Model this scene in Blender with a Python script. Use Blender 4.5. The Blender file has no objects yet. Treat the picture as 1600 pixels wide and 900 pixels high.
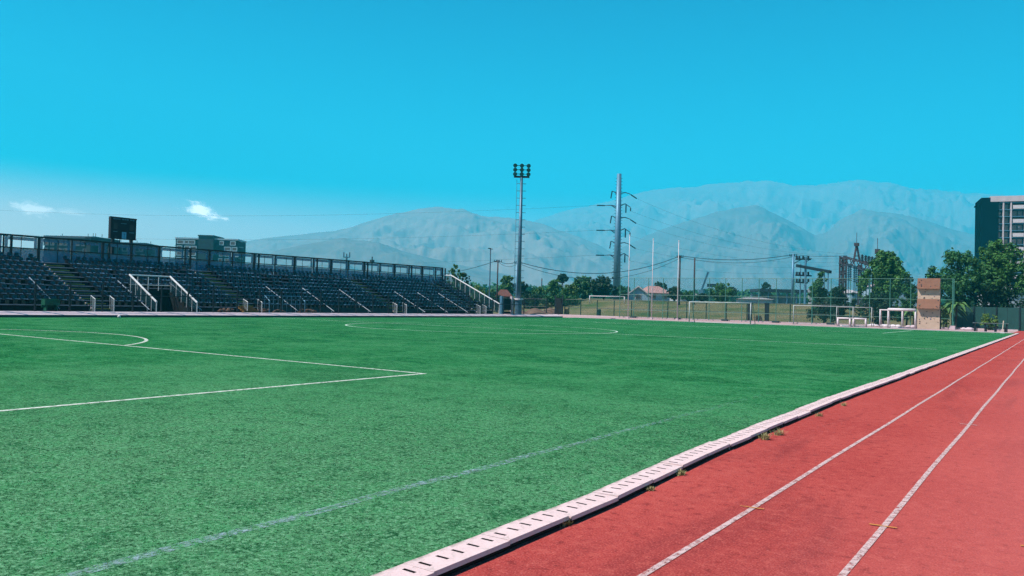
import bpy, bmesh, math, random
import numpy as np
from mathutils import Vector, Matrix
S = bpy.context.scene
R = math.radians
rnd = random.Random(7)

# ------------------------------------------------------------------ camera
F, YAW, PIT, ROLL, H = 1241.99, 0.60317, 0.01959, 0.02574, 1.7
fw = Vector((-math.sin(YAW)*math.cos(PIT), math.cos(YAW)*math.cos(PIT), math.sin(PIT)))
r0 = Vector((math.cos(YAW), math.sin(YAW), 0)); u0 = r0.cross(fw)
rt = r0*math.cos(ROLL) + u0*math.sin(ROLL)
up = -r0*math.sin(ROLL) + u0*math.cos(ROLL)
cd = bpy.data.cameras.new('camera'); cam = bpy.data.objects.new('camera', cd)
S.collection.objects.link(cam)
M = Matrix((rt, up, -fw)).transposed().to_4x4(); M.translation = (0, 0, H)
cam.matrix_world = M
cd.sensor_width = 36; cd.lens = 36*F/1600; cd.clip_start = 0.1; cd.clip_end = 60000
S.camera = cam

# ------------------------------------------------------------------ sky and sun
SUN_AZ = Vector((-0.62, -0.78, 0)).normalized(); SUN_EL = R(52)
W = bpy.data.worlds.new('World'); S.world = W; W.use_nodes = True
wn = W.node_tree.nodes; wl = W.node_tree.links
bg = wn['Background']
sky = wn.new('ShaderNodeTexSky'); sky.sky_type = 'NISHITA'; sky.sun_disc = False
sky.sun_elevation = SUN_EL; sky.sun_rotation = math.atan2(SUN_AZ.x, SUN_AZ.y)
sky.air_density = 1.0; sky.dust_density = 1.2; sky.ozone_density = 1.0
tint = wn.new('ShaderNodeMix'); tint.data_type = 'RGBA'; tint.blend_type = 'MULTIPLY'
tint.inputs[0].default_value = 1.0; tint.inputs[7].default_value = (0.01, 1.25, 1.42, 1)
# the air low over the horizon is paler and less blue than the sky above
tc_ = wn.new('ShaderNodeTexCoord'); sx_ = wn.new('ShaderNodeSeparateXYZ'); wl.new(tc_.outputs['Generated'], sx_.inputs[0])
mr_ = wn.new('ShaderNodeMapRange'); mr_.interpolation_type = 'SMOOTHSTEP'; mr_.inputs[1].default_value = .078; mr_.inputs[2].default_value = .145; wl.new(sx_.outputs['Z'], mr_.inputs[0])
tm_ = wn.new('ShaderNodeMix'); tm_.data_type = 'RGBA'; wl.new(mr_.outputs[0], tm_.inputs[0]); tm_.inputs[6].default_value = (2.2, 1.60, 1.48, 1)
mr2 = wn.new('ShaderNodeMapRange'); mr2.inputs[1].default_value = .14; mr2.inputs[2].default_value = .37; wl.new(sx_.outputs['Z'], mr2.inputs[0])
th_ = wn.new('ShaderNodeMix'); th_.data_type = 'RGBA'; wl.new(mr2.outputs[0], th_.inputs[0]); th_.inputs[6].default_value = (.0, 1.16, 1.30, 1); th_.inputs[7].default_value = (.0, .40, .82, 1)
wl.new(th_.outputs[2], tm_.inputs[7]); wl.new(tm_.outputs[2], tint.inputs[7])
wl.new(sky.outputs[0], tint.inputs[6])
# small wisps of cloud low in the sky, given by their direction
def cloud_wisp(prev, px, py, wpx, hpx, slope, seed, amount):
    c = (fw + rt*((px-800)/F) - up*((py-450)/F)).normalized(); e1 = Vector((c.y, -c.x, 0)).normalized(); e2 = e1.cross(c)
    e1, e2 = e1*math.cos(slope)-e2*math.sin(slope), e2*math.cos(slope)+e1*math.sin(slope)
    def dot(v, k):
        n = wn.new('ShaderNodeVectorMath'); n.operation = 'DOT_PRODUCT'; wl.new(tc_.outputs['Generated'], n.inputs[0]); n.inputs[1].default_value = tuple(v*k); return n.outputs['Value']
    u, v = dot(e1, 2*F/wpx), dot(e2, 2*F/hpx)
    cb = wn.new('ShaderNodeCombineXYZ'); wl.new(u, cb.inputs[0]); wl.new(v, cb.inputs[1]); cb.inputs[2].default_value = seed*3.7
    ln = wn.new('ShaderNodeVectorMath'); ln.operation = 'LENGTH'; cb2 = wn.new('ShaderNodeCombineXYZ'); wl.new(u, cb2.inputs[0]); wl.new(v, cb2.inputs[1]); wl.new(cb2.outputs[0], ln.inputs[0])
    nz = wn.new('ShaderNodeTexNoise'); nz.inputs['Scale'].default_value = 1.5; nz.inputs['Detail'].default_value = 6; nz.inputs['Roughness'].default_value = .62; nz.inputs['Distortion'].default_value = .5; wl.new(cb.outputs[0], nz.inputs['Vector'])
    def mth(op, a, b):
        n = wn.new('ShaderNodeMath'); n.operation = op
        for i, x in ((0, a), (1, b)):
            if hasattr(x, 'is_linked'): wl.new(x, n.inputs[i])
            else: n.inputs[i].default_value = x
        return n.outputs[0]
    f_ = mth('SUBTRACT', nz.outputs['Fac'], mth('MULTIPLY', ln.outputs['Value'], .42))
    mr = wn.new('ShaderNodeMapRange'); mr.interpolation_type = 'SMOOTHSTEP'; mr.inputs[1].default_value = .12; mr.inputs[2].default_value = .46; wl.new(f_, mr.inputs[0])
    front = mth('GREATER_THAN', dot(c, 1), .5)
    mx = wn.new('ShaderNodeMix'); mx.data_type = 'RGBA'; wl.new(mth('MULTIPLY', mth('MULTIPLY', mr.outputs[0], front), amount), mx.inputs[0]); wl.new(prev, mx.inputs[6]); mx.inputs[7].default_value = (36, 32, 30, 1); return mx.outputs[2]
sk_ = tint.outputs[2]
for a_ in ((314, 329, 62, 24, math.radians(16), 1, .62), (52, 328, 66, 26, math.radians(4), 2, .26), (352, 342, 18, 8, math.radians(14), 5, .4), (110, 332, 50, 12, math.radians(3), 8, .12)): sk_ = cloud_wisp(sk_, *a_)
wl.new(sk_, bg.inputs[0])
bg.inputs[1].default_value = 0.086
sd = bpy.data.lights.new('sun', 'SUN'); sd.energy = 5.0; sd.angle = R(0.53); sd.color = (1, 0.86, 0.79)
sun = bpy.data.objects.new('sun', sd); S.collection.objects.link(sun)
to_sun = Vector((SUN_AZ.x*math.cos(SUN_EL), SUN_AZ.y*math.cos(SUN_EL), math.sin(SUN_EL)))
sun.rotation_euler = to_sun.to_track_quat('Z', 'Y').to_euler()
sun.location = (0, 0, 50)
S.view_settings.view_transform = 'Standard'; S.view_settings.look = 'None'
S.view_settings.exposure = 0.62; S.view_settings.gamma = 1; S.view_settings.use_curve_mapping = False
cy = S.cycles
cy.max_bounces = 6; cy.transparent_max_bounces = 24; cy.volume_bounces = 2; cy.diffuse_bounces = 1
cy.use_denoising = True; cy.denoising_prefilter = 'NONE'; cy.use_adaptive_sampling = True; cy.adaptive_threshold = 0.02
cy.sample_clamp_indirect = 4

# ------------------------------------------------------------------ placing helpers
def at(px, depth, z):
    """World point in photo column px at camera depth and height z."""
    d0 = fw + rt*((px-800)/F)
    t = ((z-H)/depth - d0.z)/up.z
    p = d0 + up*t
    return Vector((p.x*depth, p.y*depth, z))
def zat(px, py, depth):
    d = fw + rt*((px-800)/F) - up*((py-450)/F)
    return H + d.z*depth
def atY(px, Y, z):
    d = Y
    for _ in range(12):
        d *= Y/at(px, d, z).y
    return at(px, d, z)
def atX(px, X, z):
    d = abs(X)
    for _ in range(20):
        d *= X/at(px, d, z).x
    return at(px, d, z)
def depth_of(p): return (Vector(p)-Vector((0, 0, H))).dot(fw)

# ------------------------------------------------------------------ mesh builder
class MB:
    def __init__(s): s.v = []; s.f = []; s.m = []
    def add(s, vs, fs, mi=0):
        n = len(s.v); s.v += [tuple(v) for v in vs]
        s.f += [tuple(i+n for i in f) for f in fs]; s.m += [mi]*len(fs); return s
    def box(s, c, sz, rot=0, mi=0, mat=None):
        hx, hy, hz = sz[0]/2, sz[1]/2, sz[2]/2
        vs = [Vector((x, y, z)) for x in (-hx, hx) for y in (-hy, hy) for z in (-hz, hz)]
        if mat is not None: vs = [mat @ v for v in vs]
        elif rot:
            cs, sn = math.cos(rot), math.sin(rot); vs = [Vector((v.x*cs-v.y*sn, v.x*sn+v.y*cs, v.z)) for v in vs]
        c = Vector(c)
        return s.add([v+c for v in vs], [(0,1,3,2),(4,6,7,5),(0,4,5,1),(2,3,7,6),(0,2,6,4),(1,5,7,3)], mi)
    def bar(s, a, b, w, h=None, mi=0):
        """Rectangular bar from a to b."""
        a, b = Vector(a), Vector(b); h = h or w; d = (b-a).normalized()
        ref = Vector((0, 0, 1)) if abs(d.z) < .95 else Vector((0, 1, 0))
        x = d.cross(ref).normalized(); y = x.cross(d)
        vs = [p + x*(w/2*i) + y*(h/2*j) for p in (a, b) for i, j in ((-1,-1),(1,-1),(1,1),(-1,1))]
        return s.add(vs, [(0,1,2,3),(7,6,5,4),(0,4,5,1),(1,5,6,2),(2,6,7,3),(3,7,4,0)], mi)
    def tube(s, pts, r, n=8, mi=0, r2=None, cap=True):
        pts = [Vector(p) for p in pts]; k = len(pts); r2 = r if r2 is None else r2
        vs = []; 
        for i, p in enumerate(pts):
            d = (pts[min(i+1, k-1)]-pts[max(i-1, 0)]).normalized()
            ref = Vector((0, 0, 1)) if abs(d.z) < .9 else Vector((1, 0, 0))
            x = d.cross(ref).normalized(); y = d.cross(x)
            rr = r + (r2-r)*i/max(1, k-1)
            vs += [p + (x*math.cos(2*math.pi*j/n) + y*math.sin(2*math.pi*j/n))*rr for j in range(n)]
        fs = [(i*n+j, i*n+(j+1) % n, (i+1)*n+(j+1) % n, (i+1)*n+j) for i in range(k-1) for j in range(n)]
        if cap: fs += [tuple(range(n))[::-1], tuple((k-1)*n+j for j in range(n))]
        return s.add(vs, fs, mi)
    def prism(s, poly, y0, y1, mi=0):
        """poly: list of (x,z); extruded along y."""
        n = len(poly)
        vs = [(x, y0, z) for x, z in poly] + [(x, y1, z) for x, z in poly]
        fs = [tuple(range(n)), tuple(range(2*n-1, n-1, -1))] + [(i, n+i, n+(i+1) % n, (i+1) % n) for i in range(n)]
        return s.add(vs, fs, mi)
    def quad(s, a, b, c, d, mi=0): return s.add([a, b, c, d], [(0,1,2,3)], mi)
    def ball(s, c, r, n=10, m=6, mi=0):
        c = Vector(c); rx, ry, rz = (r, r, r) if not isinstance(r, tuple) else r
        vs = [c+Vector((0,0,-rz))]
        for i in range(1, m):
            t = -math.pi/2+math.pi*i/m
            vs += [c+Vector((rx*math.cos(t)*math.cos(2*math.pi*j/n), ry*math.cos(t)*math.sin(2*math.pi*j/n), rz*math.sin(t))) for j in range(n)]
        vs.append(c+Vector((0,0,rz))); L = len(vs)-1
        fs = [(0, 1+(j+1) % n, 1+j) for j in range(n)]
        for i in range(m-2):
            a = 1+i*n; fs += [(a+j, a+(j+1) % n, a+n+(j+1) % n, a+n+j) for j in range(n)]
        a = 1+(m-2)*n; fs += [(a+j, a+(j+1) % n, L) for j in range(n)]
        return s.add(vs, fs, mi)
    def mesh(s, name, mats):
        me = bpy.data.meshes.new(name); me.from_pydata(s.v, [], s.f)
        for m in (mats if isinstance(mats, (list, tuple)) else [mats]): me.materials.append(m)
        if any(s.m): me.polygons.foreach_set('material_index', s.m)
        me.update(); return me
    def build(s, name, mats, parent=None, smooth=False, label=None):
        me = s.mesh(name, mats)
        bm = bmesh.new(); bm.from_mesh(me); bmesh.ops.recalc_face_normals(bm, faces=bm.faces); bm.to_mesh(me); bm.free()
        if smooth: me.polygons.foreach_set('use_smooth', [True]*len(me.polygons))
        o = bpy.data.objects.new(name, me); S.collection.objects.link(o)
        if parent: o.parent = parent
        if label: o['label'] = label
        return o
def tag(o, label, cat, group=None):
    o['label'] = label; o['category'] = cat
    if group: o['group'] = group
    return o
def thing(name, label, cat, loc=(0,0,0), rz=0, group=None):
    o = bpy.data.objects.new(name, None); S.collection.objects.link(o)
    o.empty_display_size = .2; o.location = loc; o.rotation_euler.z = rz
    return tag(o, label, cat, group)
def struct(o): o['kind'] = 'structure'; return o
def copy_tree(o, parent=None):
    c = o.copy(); S.collection.objects.link(c)
    if parent: c.parent = parent
    for ch in list(o.children): copy_tree(ch, c)
    return c

# ------------------------------------------------------------------ materials
class NT:
    def __init__(s, name):
        s.mat = bpy.data.materials.new(name); s.mat.use_nodes = True
        s.t = s.mat.node_tree; s.n = s.t.nodes; s.b = s.n['Principled BSDF']; s.out = s.n['Material Output']
        s.co = s.n.new('ShaderNodeTexCoord').outputs['Object']
    def L(s, a, b): s.t.links.new(a, b)
    def val(s, sock, x):
        if hasattr(x, 'is_linked'): s.L(x, sock)
        else: sock.default_value = x
    def math(s, op, a, b=0.0, c=None):
        n = s.n.new('ShaderNodeMath'); n.operation = op
        s.val(n.inputs[0], a); s.val(n.inputs[1], b)
        if c is not None: s.val(n.inputs[2], c)
        return n.outputs[0]
    def scale(s, v, co=None):
        n = s.n.new('ShaderNodeMapping'); n.inputs['Scale'].default_value = v; s.L(co or s.co, n.inputs[0]); return n.outputs[0]
    def noise(s, sc, det=4, rough=.55, co=None, dist=0):
        n = s.n.new('ShaderNodeTexNoise'); n.inputs['Scale'].default_value = sc; n.inputs['Detail'].default_value = det
        n.inputs['Roughness'].default_value = rough; n.inputs['Distortion'].default_value = dist
        s.L(co or s.co, n.inputs['Vector']); return n.outputs['Fac']
    def ramp(s, fac, lo, hi, a=0.0, b=1.0):
        n = s.n.new('ShaderNodeMapRange'); n.inputs[1].default_value = lo; n.inputs[2].default_value = hi
        n.inputs[3].default_value = a; n.inputs[4].default_value = b; s.L(fac, n.inputs[0]); return n.outputs[0]
    def mix(s, fac, a, b, mode='MIX'):
        n = s.n.new('ShaderNodeMix'); n.data_type = 'RGBA'; n.blend_type = mode
        s.val(n.inputs[0], fac)
        for k, x in ((6, a), (7, b)):
            if hasattr(x, 'is_linked'): s.L(x, n.inputs[k])
            else: n.inputs[k].default_value = (*x, 1)
        return n.outputs[2]
    def xyz(s, co=None):
        n = s.n.new('ShaderNodeSeparateXYZ'); s.L(co or s.co, n.inputs[0]); return n.outputs
    def bump(s, h, strength=.3, dist=.01):
        n = s.n.new('ShaderNodeBump'); n.inputs['Strength'].default_value = strength; n.inputs['Distance'].default_value = dist
        s.L(h, n.inputs['Height']); s.L(n.outputs[0], s.b.inputs['Normal'])
    def fin(s, col, rough=.7, metal=0.0, spec=.3):
        if hasattr(col, 'is_linked'): s.L(col, s.b.inputs['Base Color'])
        else: s.b.inputs['Base Color'].default_value = (*col, 1)
        s.val(s.b.inputs['Roughness'], rough); s.b.inputs['Metallic'].default_value = metal
        s.b.inputs['Specular IOR Level'].default_value = spec
        return s.mat
    def alpha(s, fac): s.val(s.b.inputs['Alpha'], fac)

def painted(name, col, rough=.55, metal=0.0, wear=.25, sc=3.0, spec=.3):
    t = NT(name); n = t.noise(sc, 5)
    dk = tuple(c*(1-wear) for c in col); lt = tuple(min(1, c*(1+wear*.5)) for c in col)
    return t.fin(t.mix(t.ramp(n, .3, .7), dk, lt), rough, metal, spec)

def leaf_mat(name, a, b, c, sc=.5):
    t = NT(name)
    n1 = t.noise(sc, 3); n2 = t.noise(sc*6, 2)
    col = t.mix(t.ramp(n1, .35, .65), a, b); col = t.mix(t.ramp(n2, .5, .75), col, c)
    t.fin(col, .6, 0, .25)
    tr = t.n.new('ShaderNodeBsdfTranslucent'); t.L(col, tr.inputs[0])
    mx = t.n.new('ShaderNodeMixShader'); mx.inputs[0].default_value = .14
    t.L(t.b.outputs[0], mx.inputs[1]); t.L(tr.outputs[0], mx.inputs[2]); t.L(mx.outputs[0], t.out.inputs[0])
    return t.mat

def chain_mat(name, col, cell=.07, wire=.12, ax=(0, 2)):
    """Chain-link wire: two diagonal families of thin wires, open between them."""
    t = NT(name); x = t.xyz(); u, v = x[ax[0]], x[ax[1]]
    fam = []
    for op in ('ADD', 'SUBTRACT'):
        s_ = t.math('DIVIDE', t.math(op, u, v), cell); fr = t.math('FRACT', s_)
        fam.append(t.math('LESS_THAN', t.math('ABSOLUTE', t.math('SUBTRACT', fr, .5)), wire/2))
    t.alpha(t.math('MAXIMUM', fam[0], fam[1]))
    return t.fin(col, .5, .3)

def turf_mat(blade=False):
    t = NT('turf_blades' if blade else 'turf')
    streak = t.noise(1.0, 6, .68, t.scale((.11, .32, 1)), .8)
    big = t.noise(.18, 4, .6); fr2 = t.noise(.5, 7, .72, None, .5)
    half = t.noise(2.3, 3, .6, None, .5); hand = t.noise(7.5, 3, .6, None, .4); fib = t.noise(27, 2, .55, None, .6); fib2 = t.noise(80, 2, .6)
    x = t.xyz(); wear = t.math('MULTIPLY', t.ramp(t.math('ADD', x[0], t.math('MULTIPLY', big, 10)), -17, -3), t.ramp(x[1], 17, 5))
    c = t.mix(t.ramp(big, .35, .65), (0.004, 0.122, 0.034), (0.011, 0.149, 0.045))
    c = t.mix(t.ramp(streak, .48, .57, 0, .80), c, (0.029, 0.186, 0.067))
    c = t.mix(t.math('MULTIPLY', t.ramp(streak, .47, .39), .90), c, (0.002, 0.086, 0.028))
    c = t.mix(t.ramp(fr2, .50, .58, 0, .75), c, (0.045, 0.196, 0.077))
    c = t.mix(t.ramp(fr2, .48, .39, 0, .75), c, (0.001, 0.076, 0.022))
    c = t.mix(t.math('MULTIPLY', wear, .75), c, (0.076, 0.211, 0.099))
    c = t.mix(t.ramp(half, .50, .62, 0, .40), c, (0.029, 0.196, 0.067)); c = t.mix(t.ramp(half, .48, .34, 0, .60), c, (0.002, 0.076, 0.024))
    c = t.mix(t.ramp(hand, .50, .62, 0, .45), c, (0.048, 0.225, 0.084)); c = t.mix(t.ramp(hand, .48, .35, 0, .55), c, (0.002, 0.055, 0.017))
    worn = t.math('ADD', .30, t.math('MULTIPLY', wear, .60)); c = t.mix(t.math('MULTIPLY', t.ramp(fib, .53, .66), worn), c, (0.132, 0.314, 0.168)); c = t.mix(t.ramp(fib, .46, .33, 0, .75), c, (0.001, 0.033, 0.010))
    c = t.mix(t.math('MULTIPLY', t.ramp(fib2, .56, .70), t.math('MULTIPLY', worn, .7)), c, (0.144, 0.323, 0.181)); c = t.mix(t.ramp(fib2, .44, .30, 0, .9), c, (0.001, 0.033, 0.010))
    if blade:
        at_ = t.n.new('ShaderNodeAttribute'); at_.attribute_name = 'tone'
        c = t.mix(t.ramp(at_.outputs['Fac'], 0, 1, 0, 1), t.mix(.40, c, (0.003, 0.064, 0.021)), t.mix(.65, c, (0.160, 0.333, 0.189)))
        return t.fin(c, .6, 0, .1)
    t.bump(fib, .4, .015)
    return t.fin(c, .9, 0, 0)

def line_mat(name, col, keep=.5, sc=9, fade=None):
    t = NT(name); n = t.noise(sc, 6, .75)
    f = t.noise(110, 2, .6)
    if fade: n = t.math('SUBTRACT', n, t.ramp(t.xyz()[1], fade[0], fade[1], 0, fade[2]))
    a = t.ramp(t.math('ADD', n, t.math('MULTIPLY', f, .35)), keep, keep+.22)
    t.alpha(a); return t.fin(col, .9, 0, 0)

def track_mat():
    t = NT('track_rubber')
    g = t.noise(70, 3, .65); g2 = t.noise(9, 4, .65); m = t.noise(.55, 6, .65, t.scale((1.6, .30, 1)), .8); b = t.noise(.35, 4); sp = t.noise(9, 3, .6)
    c = t.mix(t.ramp(b, .3, .7), (0.315, 0.047, 0.043), (0.392, 0.069, 0.059))
    c = t.mix(t.ramp(m, .53, .66, 0, .65), c, (0.209, 0.035, 0.036))
    c = t.mix(t.ramp(m, .42, .28, 0, .45), c, (0.456, 0.100, 0.081))
    c = t.mix(t.ramp(g2, .54, .66, 0, .5), c, (0.200, 0.029, 0.028)); c = t.mix(t.ramp(g2, .46, .36, 0, .35), c, (0.475, 0.109, 0.086))
    c = t.mix(t.ramp(sp, .62, .70, 0, .55), c, (0.183, 0.029, 0.029))
    c = t.mix(t.ramp(g, .53, .70, 0, .50), c, (0.566, 0.162, 0.131))
    c = t.mix(t.ramp(g, .46, .32, 0, .60), c, (0.091, 0.012, 0.015))
    x = t.xyz(); c = t.mix(t.math('MULTIPLY', t.ramp(t.math('ADD', x[0], t.math('MULTIPLY', m, .8)), -1.4, .6), .40), c, (.50, .135, .125))
    t.bump(g, .7, .006)
    return t.fin(c, .95, 0, 0)

def concrete(name, a, b, sc=2.0, rough=.85):
    t = NT(name); n = t.noise(sc, 6, .65); g = t.noise(sc*40, 3, .7)
    c = t.mix(t.ramp(n, .3, .7), a, b); c = t.mix(t.ramp(g, .55, .8, 0, .35), c, tuple(x*.55 for x in a))
    t.bump(g, .3, .004); return t.fin(c, rough, 0, .2)

m_turf = turf_mat(); m_blade = turf_mat(True)
m_track = track_mat()
m_white_line = line_mat('turf_line_paint', (.52, .58, .50), .50)
m_worn_line = line_mat('worn_line_paint', (.24, .36, .37), .63, 12, (7, 24, .20))
m_faint_line = line_mat('faint_line_paint', (.46, .62, .50), .46, 7)
m_lane = line_mat('lane_paint', (.52, .38, .36), .50, 14)
m_orange = line_mat('orange_mark_paint', (.50, .22, .06), .50, 20)
t = NT('slab_concrete'); n = t.noise(5, 6, .65); g = t.noise(60, 3, .7); st_ = t.noise(9, 6, .75, None, .6); x_ = t.xyz()
c = t.mix(t.ramp(n, .3, .7), (.58, .435, .42), (.67, .51, .49)); c = t.mix(t.ramp(g, .55, .75, 0, .45), c, (.30, .24, .235))
c = t.mix(t.ramp(st_, .54, .66, 0, .55), c, (.36, .30, .275)); edge_ = t.math('MULTIPLY', t.ramp(x_[0], .05, .0), t.ramp(st_, .40, .60)); c = t.mix(t.math('MULTIPLY', edge_, .7), c, (.16, .17, .12))
t.bump(t.math('ADD', g, st_), .5, .004); m_slab = t.fin(c, .9, 0, .1)
m_pale = concrete('pale_concrete', (.46, .375, .395), (.54, .44, .465), 1.2)
m_dark_conc = concrete('dark_concrete', (.020, .042, .048), (.035, .065, .072), 1.5)
m_kerb_shade = concrete('kerb_face_shade', (.03, .055, .05), (.05, .08, .075), 2)
m_black = painted('black_board_and_shade', (.006, .008, .009), .9)  # black for gate boards; also paints shade in slots, kerb side and tunnel
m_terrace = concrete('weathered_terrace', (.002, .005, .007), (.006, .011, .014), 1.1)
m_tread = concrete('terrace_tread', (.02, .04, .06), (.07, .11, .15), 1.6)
m_yellow = concrete('yellow_stair_paint', (.36, .34, .06), (.14, .15, .04), 1.3)
m_seat = None
m_rail = painted('white_rail_paint', (.62, .64, .63), .4, 0, .15)
m_grey_steel = painted('grey_steel', (.07, .15, .21), .45, .4)
m_dark_steel = painted('dark_steel', (.010, .020, .028), .5, .2)
m_galv = painted('galvanised_steel', (.10, .24, .34), .5, .35)
m_green_steel = painted('dark_green_paint', (.008, .045, .036), .5)
m_lt_green = painted('pale_green_paint', (.05, .19, .15), .5)
m_goal = painted('dull_goal_paint', (.36, .40, .39), .5, 0, .25)
m_white = painted('white_paint', (.60, .55, .56), .5, 0, .12)
m_wood = painted('weathered_wood_pole', (.045, .042, .045), .85, 0, .4, 6)
m_cable = painted('cable_sheath', (.012, .05, .08), .6)
m_mesh_dark = chain_mat('dark_chain_link', (.008, .022, .026), .09, .07, (1, 2))
m_mesh_green = chain_mat('green_chain_link', (.012, .060, .050), .09, .07, (0, 2))
m_mesh_rail = chain_mat('rail_mesh', (.06, .13, .16), .10, .30, (0, 2))
m_net = chain_mat('goal_net_cord', (.55, .52, .52), .16, .035, (0, 2))
m_net_y = chain_mat('goal_net_cord_side', (.62, .60, .60), .16, .09, (1, 2))

# ------------------------------------------------------------------ ground
def smooth(a, b, x):
    t = np.clip((x-a)/(b-a), 0, 1); return t*t*(3-2*t)
def ground_z(x, y):
    """Flat sports ground, a grassy bank beyond the far end, then the plain rising to the foothills."""
    d = np.hypot(x, y)
    plain = 1.5+.0095*np.minimum(d, 900)+.022*np.maximum(0, d-900)
    k = np.maximum(smooth(123, 150, y), smooth(-84, -120, x))
    return -.03 + k*plain
def gz(x, y): return float(ground_z(np.array(x), np.array(y)))
def grid_obj(name, xs, ys, zf, mat):
    X, Y = np.meshgrid(xs, ys); Z = zf(X, Y); nx, ny = len(xs), len(ys)
    me = bpy.data.meshes.new(name)
    v = np.stack([X, Y, Z], -1).reshape(-1, 3)
    i = np.arange(nx*ny).reshape(ny, nx)
    f = np.stack([i[:-1, :-1], i[:-1, 1:], i[1:, 1:], i[1:, :-1]], -1).reshape(-1, 4)
    me.from_pydata(v.tolist(), [], f.tolist()); me.materials.append(mat)
    me.polygons.foreach_set('use_smooth', [True]*len(me.polygons))
    o = bpy.data.objects.new(name, me); S.collection.objects.link(o); return o
t = NT('dry_grass'); a = t.noise(.12, 5, .65); b = t.noise(3, 4, .7); st = t.noise(.5, 4, .6, t.scale((.15, 1, 1)))
c = t.mix(t.ramp(a, .35, .65), (.050, .095, .036), (.185, .155, .090)); c = t.mix(t.ramp(st, .5, .7, 0, .7), c, (.21, .175, .105))
c = t.mix(t.ramp(b, .5, .75, 0, .5), c, (.06, .10, .045)); t.bump(b, .5, .05)
x_ = t.xyz(); far_ = t.ramp(t.math('ADD', x_[1], t.math('MULTIPLY', t.math('SUBTRACT', a, .5), 120)), 330, 620); c = t.mix(far_, c, t.mix(t.ramp(t.noise(.02, 6, .7), .42, .62), (.020, .045, .026), (.085, .080, .060)))
m_dry = t.fin(c, .95, 0, 0)
xs = np.unique(np.concatenate([np.linspace(-5150, -400, 44), np.linspace(-400, -150, 20), np.linspace(-150, 60, 80), np.linspace(60, 1900, 18)]))
ys = np.unique(np.concatenate([np.linspace(-250, 110, 20), np.linspace(110, 170, 40), np.linspace(170, 500, 30), np.linspace(500, 10000, 60)]))
struct(grid_obj('ground', xs, ys, ground_z, m_dry))

# pitch, track, end apron: sheets a few millimetres above each other
def kx(y):   # left edge of the slotted kerb (it wanders a little)
    return float(np.interp(y, [0, 6, 9, 12, 16, 23, 40, 65, 90], [-3.375, -3.375, -3.52, -3.59, -3.66, -3.62, -3.60, -3.54, -3.50]))
YE = 95.0
b = MB(); yy = np.linspace(-20, YE, 60)
for i in range(59):
    b.quad((-55, yy[i], 0), (kx(yy[i])+.02, yy[i], 0), (kx(yy[i+1])+.02, yy[i+1], 0), (-55, yy[i+1], 0))
struct(b.build('turf', m_turf))
b = MB(); b.quad((-3.95, -20, -.012), (9, -20, -.012), (9, 113, -.012), (-3.95, 113, -.012)); struct(b.build('track', m_track))
t = NT('end_apron'); n = t.noise(.25, 5, .6, t.scale((.3, 1.5, 1))); g = t.noise(40, 3)
c = t.mix(t.ramp(n, .35, .65), (.38, .235, .23), (.43, .30, .29)); c = t.mix(t.ramp(g, .5, .8, 0, .4), c, (.27, .14, .135))
m_apron = t.fin(c, .9, 0, 0)
b = MB(); b.quad((-76, YE-1, -.016), (-3.95, YE-1, -.016), (-3.95, 114.5, -.016), (-76, 114.5, -.016)); struct(b.build('running_track_apron', m_apron))
b = MB(); b.box((-39.5, 94.98, .03), (71, .16, .10)); struct(b.build('end_kerb', m_pale))
b = MB(); b.box((-40, 112.2, .06), (72, .5, .16)); struct(b.build('pale_kerb', m_pale))
# white cross lines on the far apron
# ---- pitch markings
def strip(mb, pts, w, z):
    pts = [Vector((x, y, 0)) for x, y in pts]
    for i in range(len(pts)-1):
        a, c = pts[i], pts[i+1]
        d0 = (pts[i+1]-pts[max(i-1, 0)]).normalized(); d1 = (pts[min(i+2, len(pts)-1)]-pts[i]).normalized()
        n0 = Vector((-d0.y, d0.x, 0))*w/2; n1 = Vector((-d1.y, d1.x, 0))*w/2
        Z = Vector((0, 0, z)); mb.quad(a-n0+Z, a+n0+Z, c+n1+Z, c-n1+Z)
XC, XT, XP, YP, YF = -32.5, -4.87, -12.28, 14.26, 73.2
YH = (YP+YF)/2
def arc(cx, cy, r, a0, a1, n=64): return [(cx+r*math.cos(R(a0+(a1-a0)*i/n)), cy+r*math.sin(R(a0+(a1-a0)*i/n))) for i in range(n+1)]
b = MB()
strip(b, [(XP, YP-16.5), (XP, YP+.06)], .12, .004); strip(b, [(XP-.06, YP), (-52.7, YP)], .12, .004)
da = math.degrees(math.acos(5.5/9.15)); strip(b, arc(XC, YP-5.5, 9.15, 90-da, 90+da), .12, .004)
struct(b.build('penalty_area_marking', m_white_line))
b = MB(); strip(b, arc(XC, YH, 9.15, 0, 360, 120), .12, .004); struct(b.build('centre_circle_marking', m_faint_line))
b = MB(); strip(b, [(XT, YH), (-54.5, YH)], .12, .006); struct(b.build('halfway_marking', m_faint_line))
b = MB(); strip(b, [(XP, YF+16.4), (XP, YF)], .12, .004); strip(b, [(XP, YF), (-52.7, YF)], .12, .004)
strip(b, arc(XC, YF+5.5, 9.15, 180+90-da, 270+da), .12, .006); struct(b.build('far_penalty_marking', m_faint_line))
b = MB(); strip(b, [(XT, YF+16.5), (-54.5, YF+16.5)], .12, .008); struct(b.build('goal_line_marking', m_faint_line))
b = MB(); strip(b, [(XT+.02*math.sin(i*1.7), 1.5+i*.6) for i in range(int((30-1.5)/.6))], .12, .004); struct(b.build('touchline_marking', m_worn_line))
b = MB()
for x in (-2.165, -1.145): strip(b, [(x+.006*math.sin(i*.9), -2+i*1.0) for i in range(115)], .048, -.007)
strip(b, [(-.12, -2), (-.12, 112)], .048, -.007); strip(b, [(.9, -2), (.9, 112)], .048, -.007)
struct(b.build('lane_marking', m_lane))
b = MB()
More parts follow.
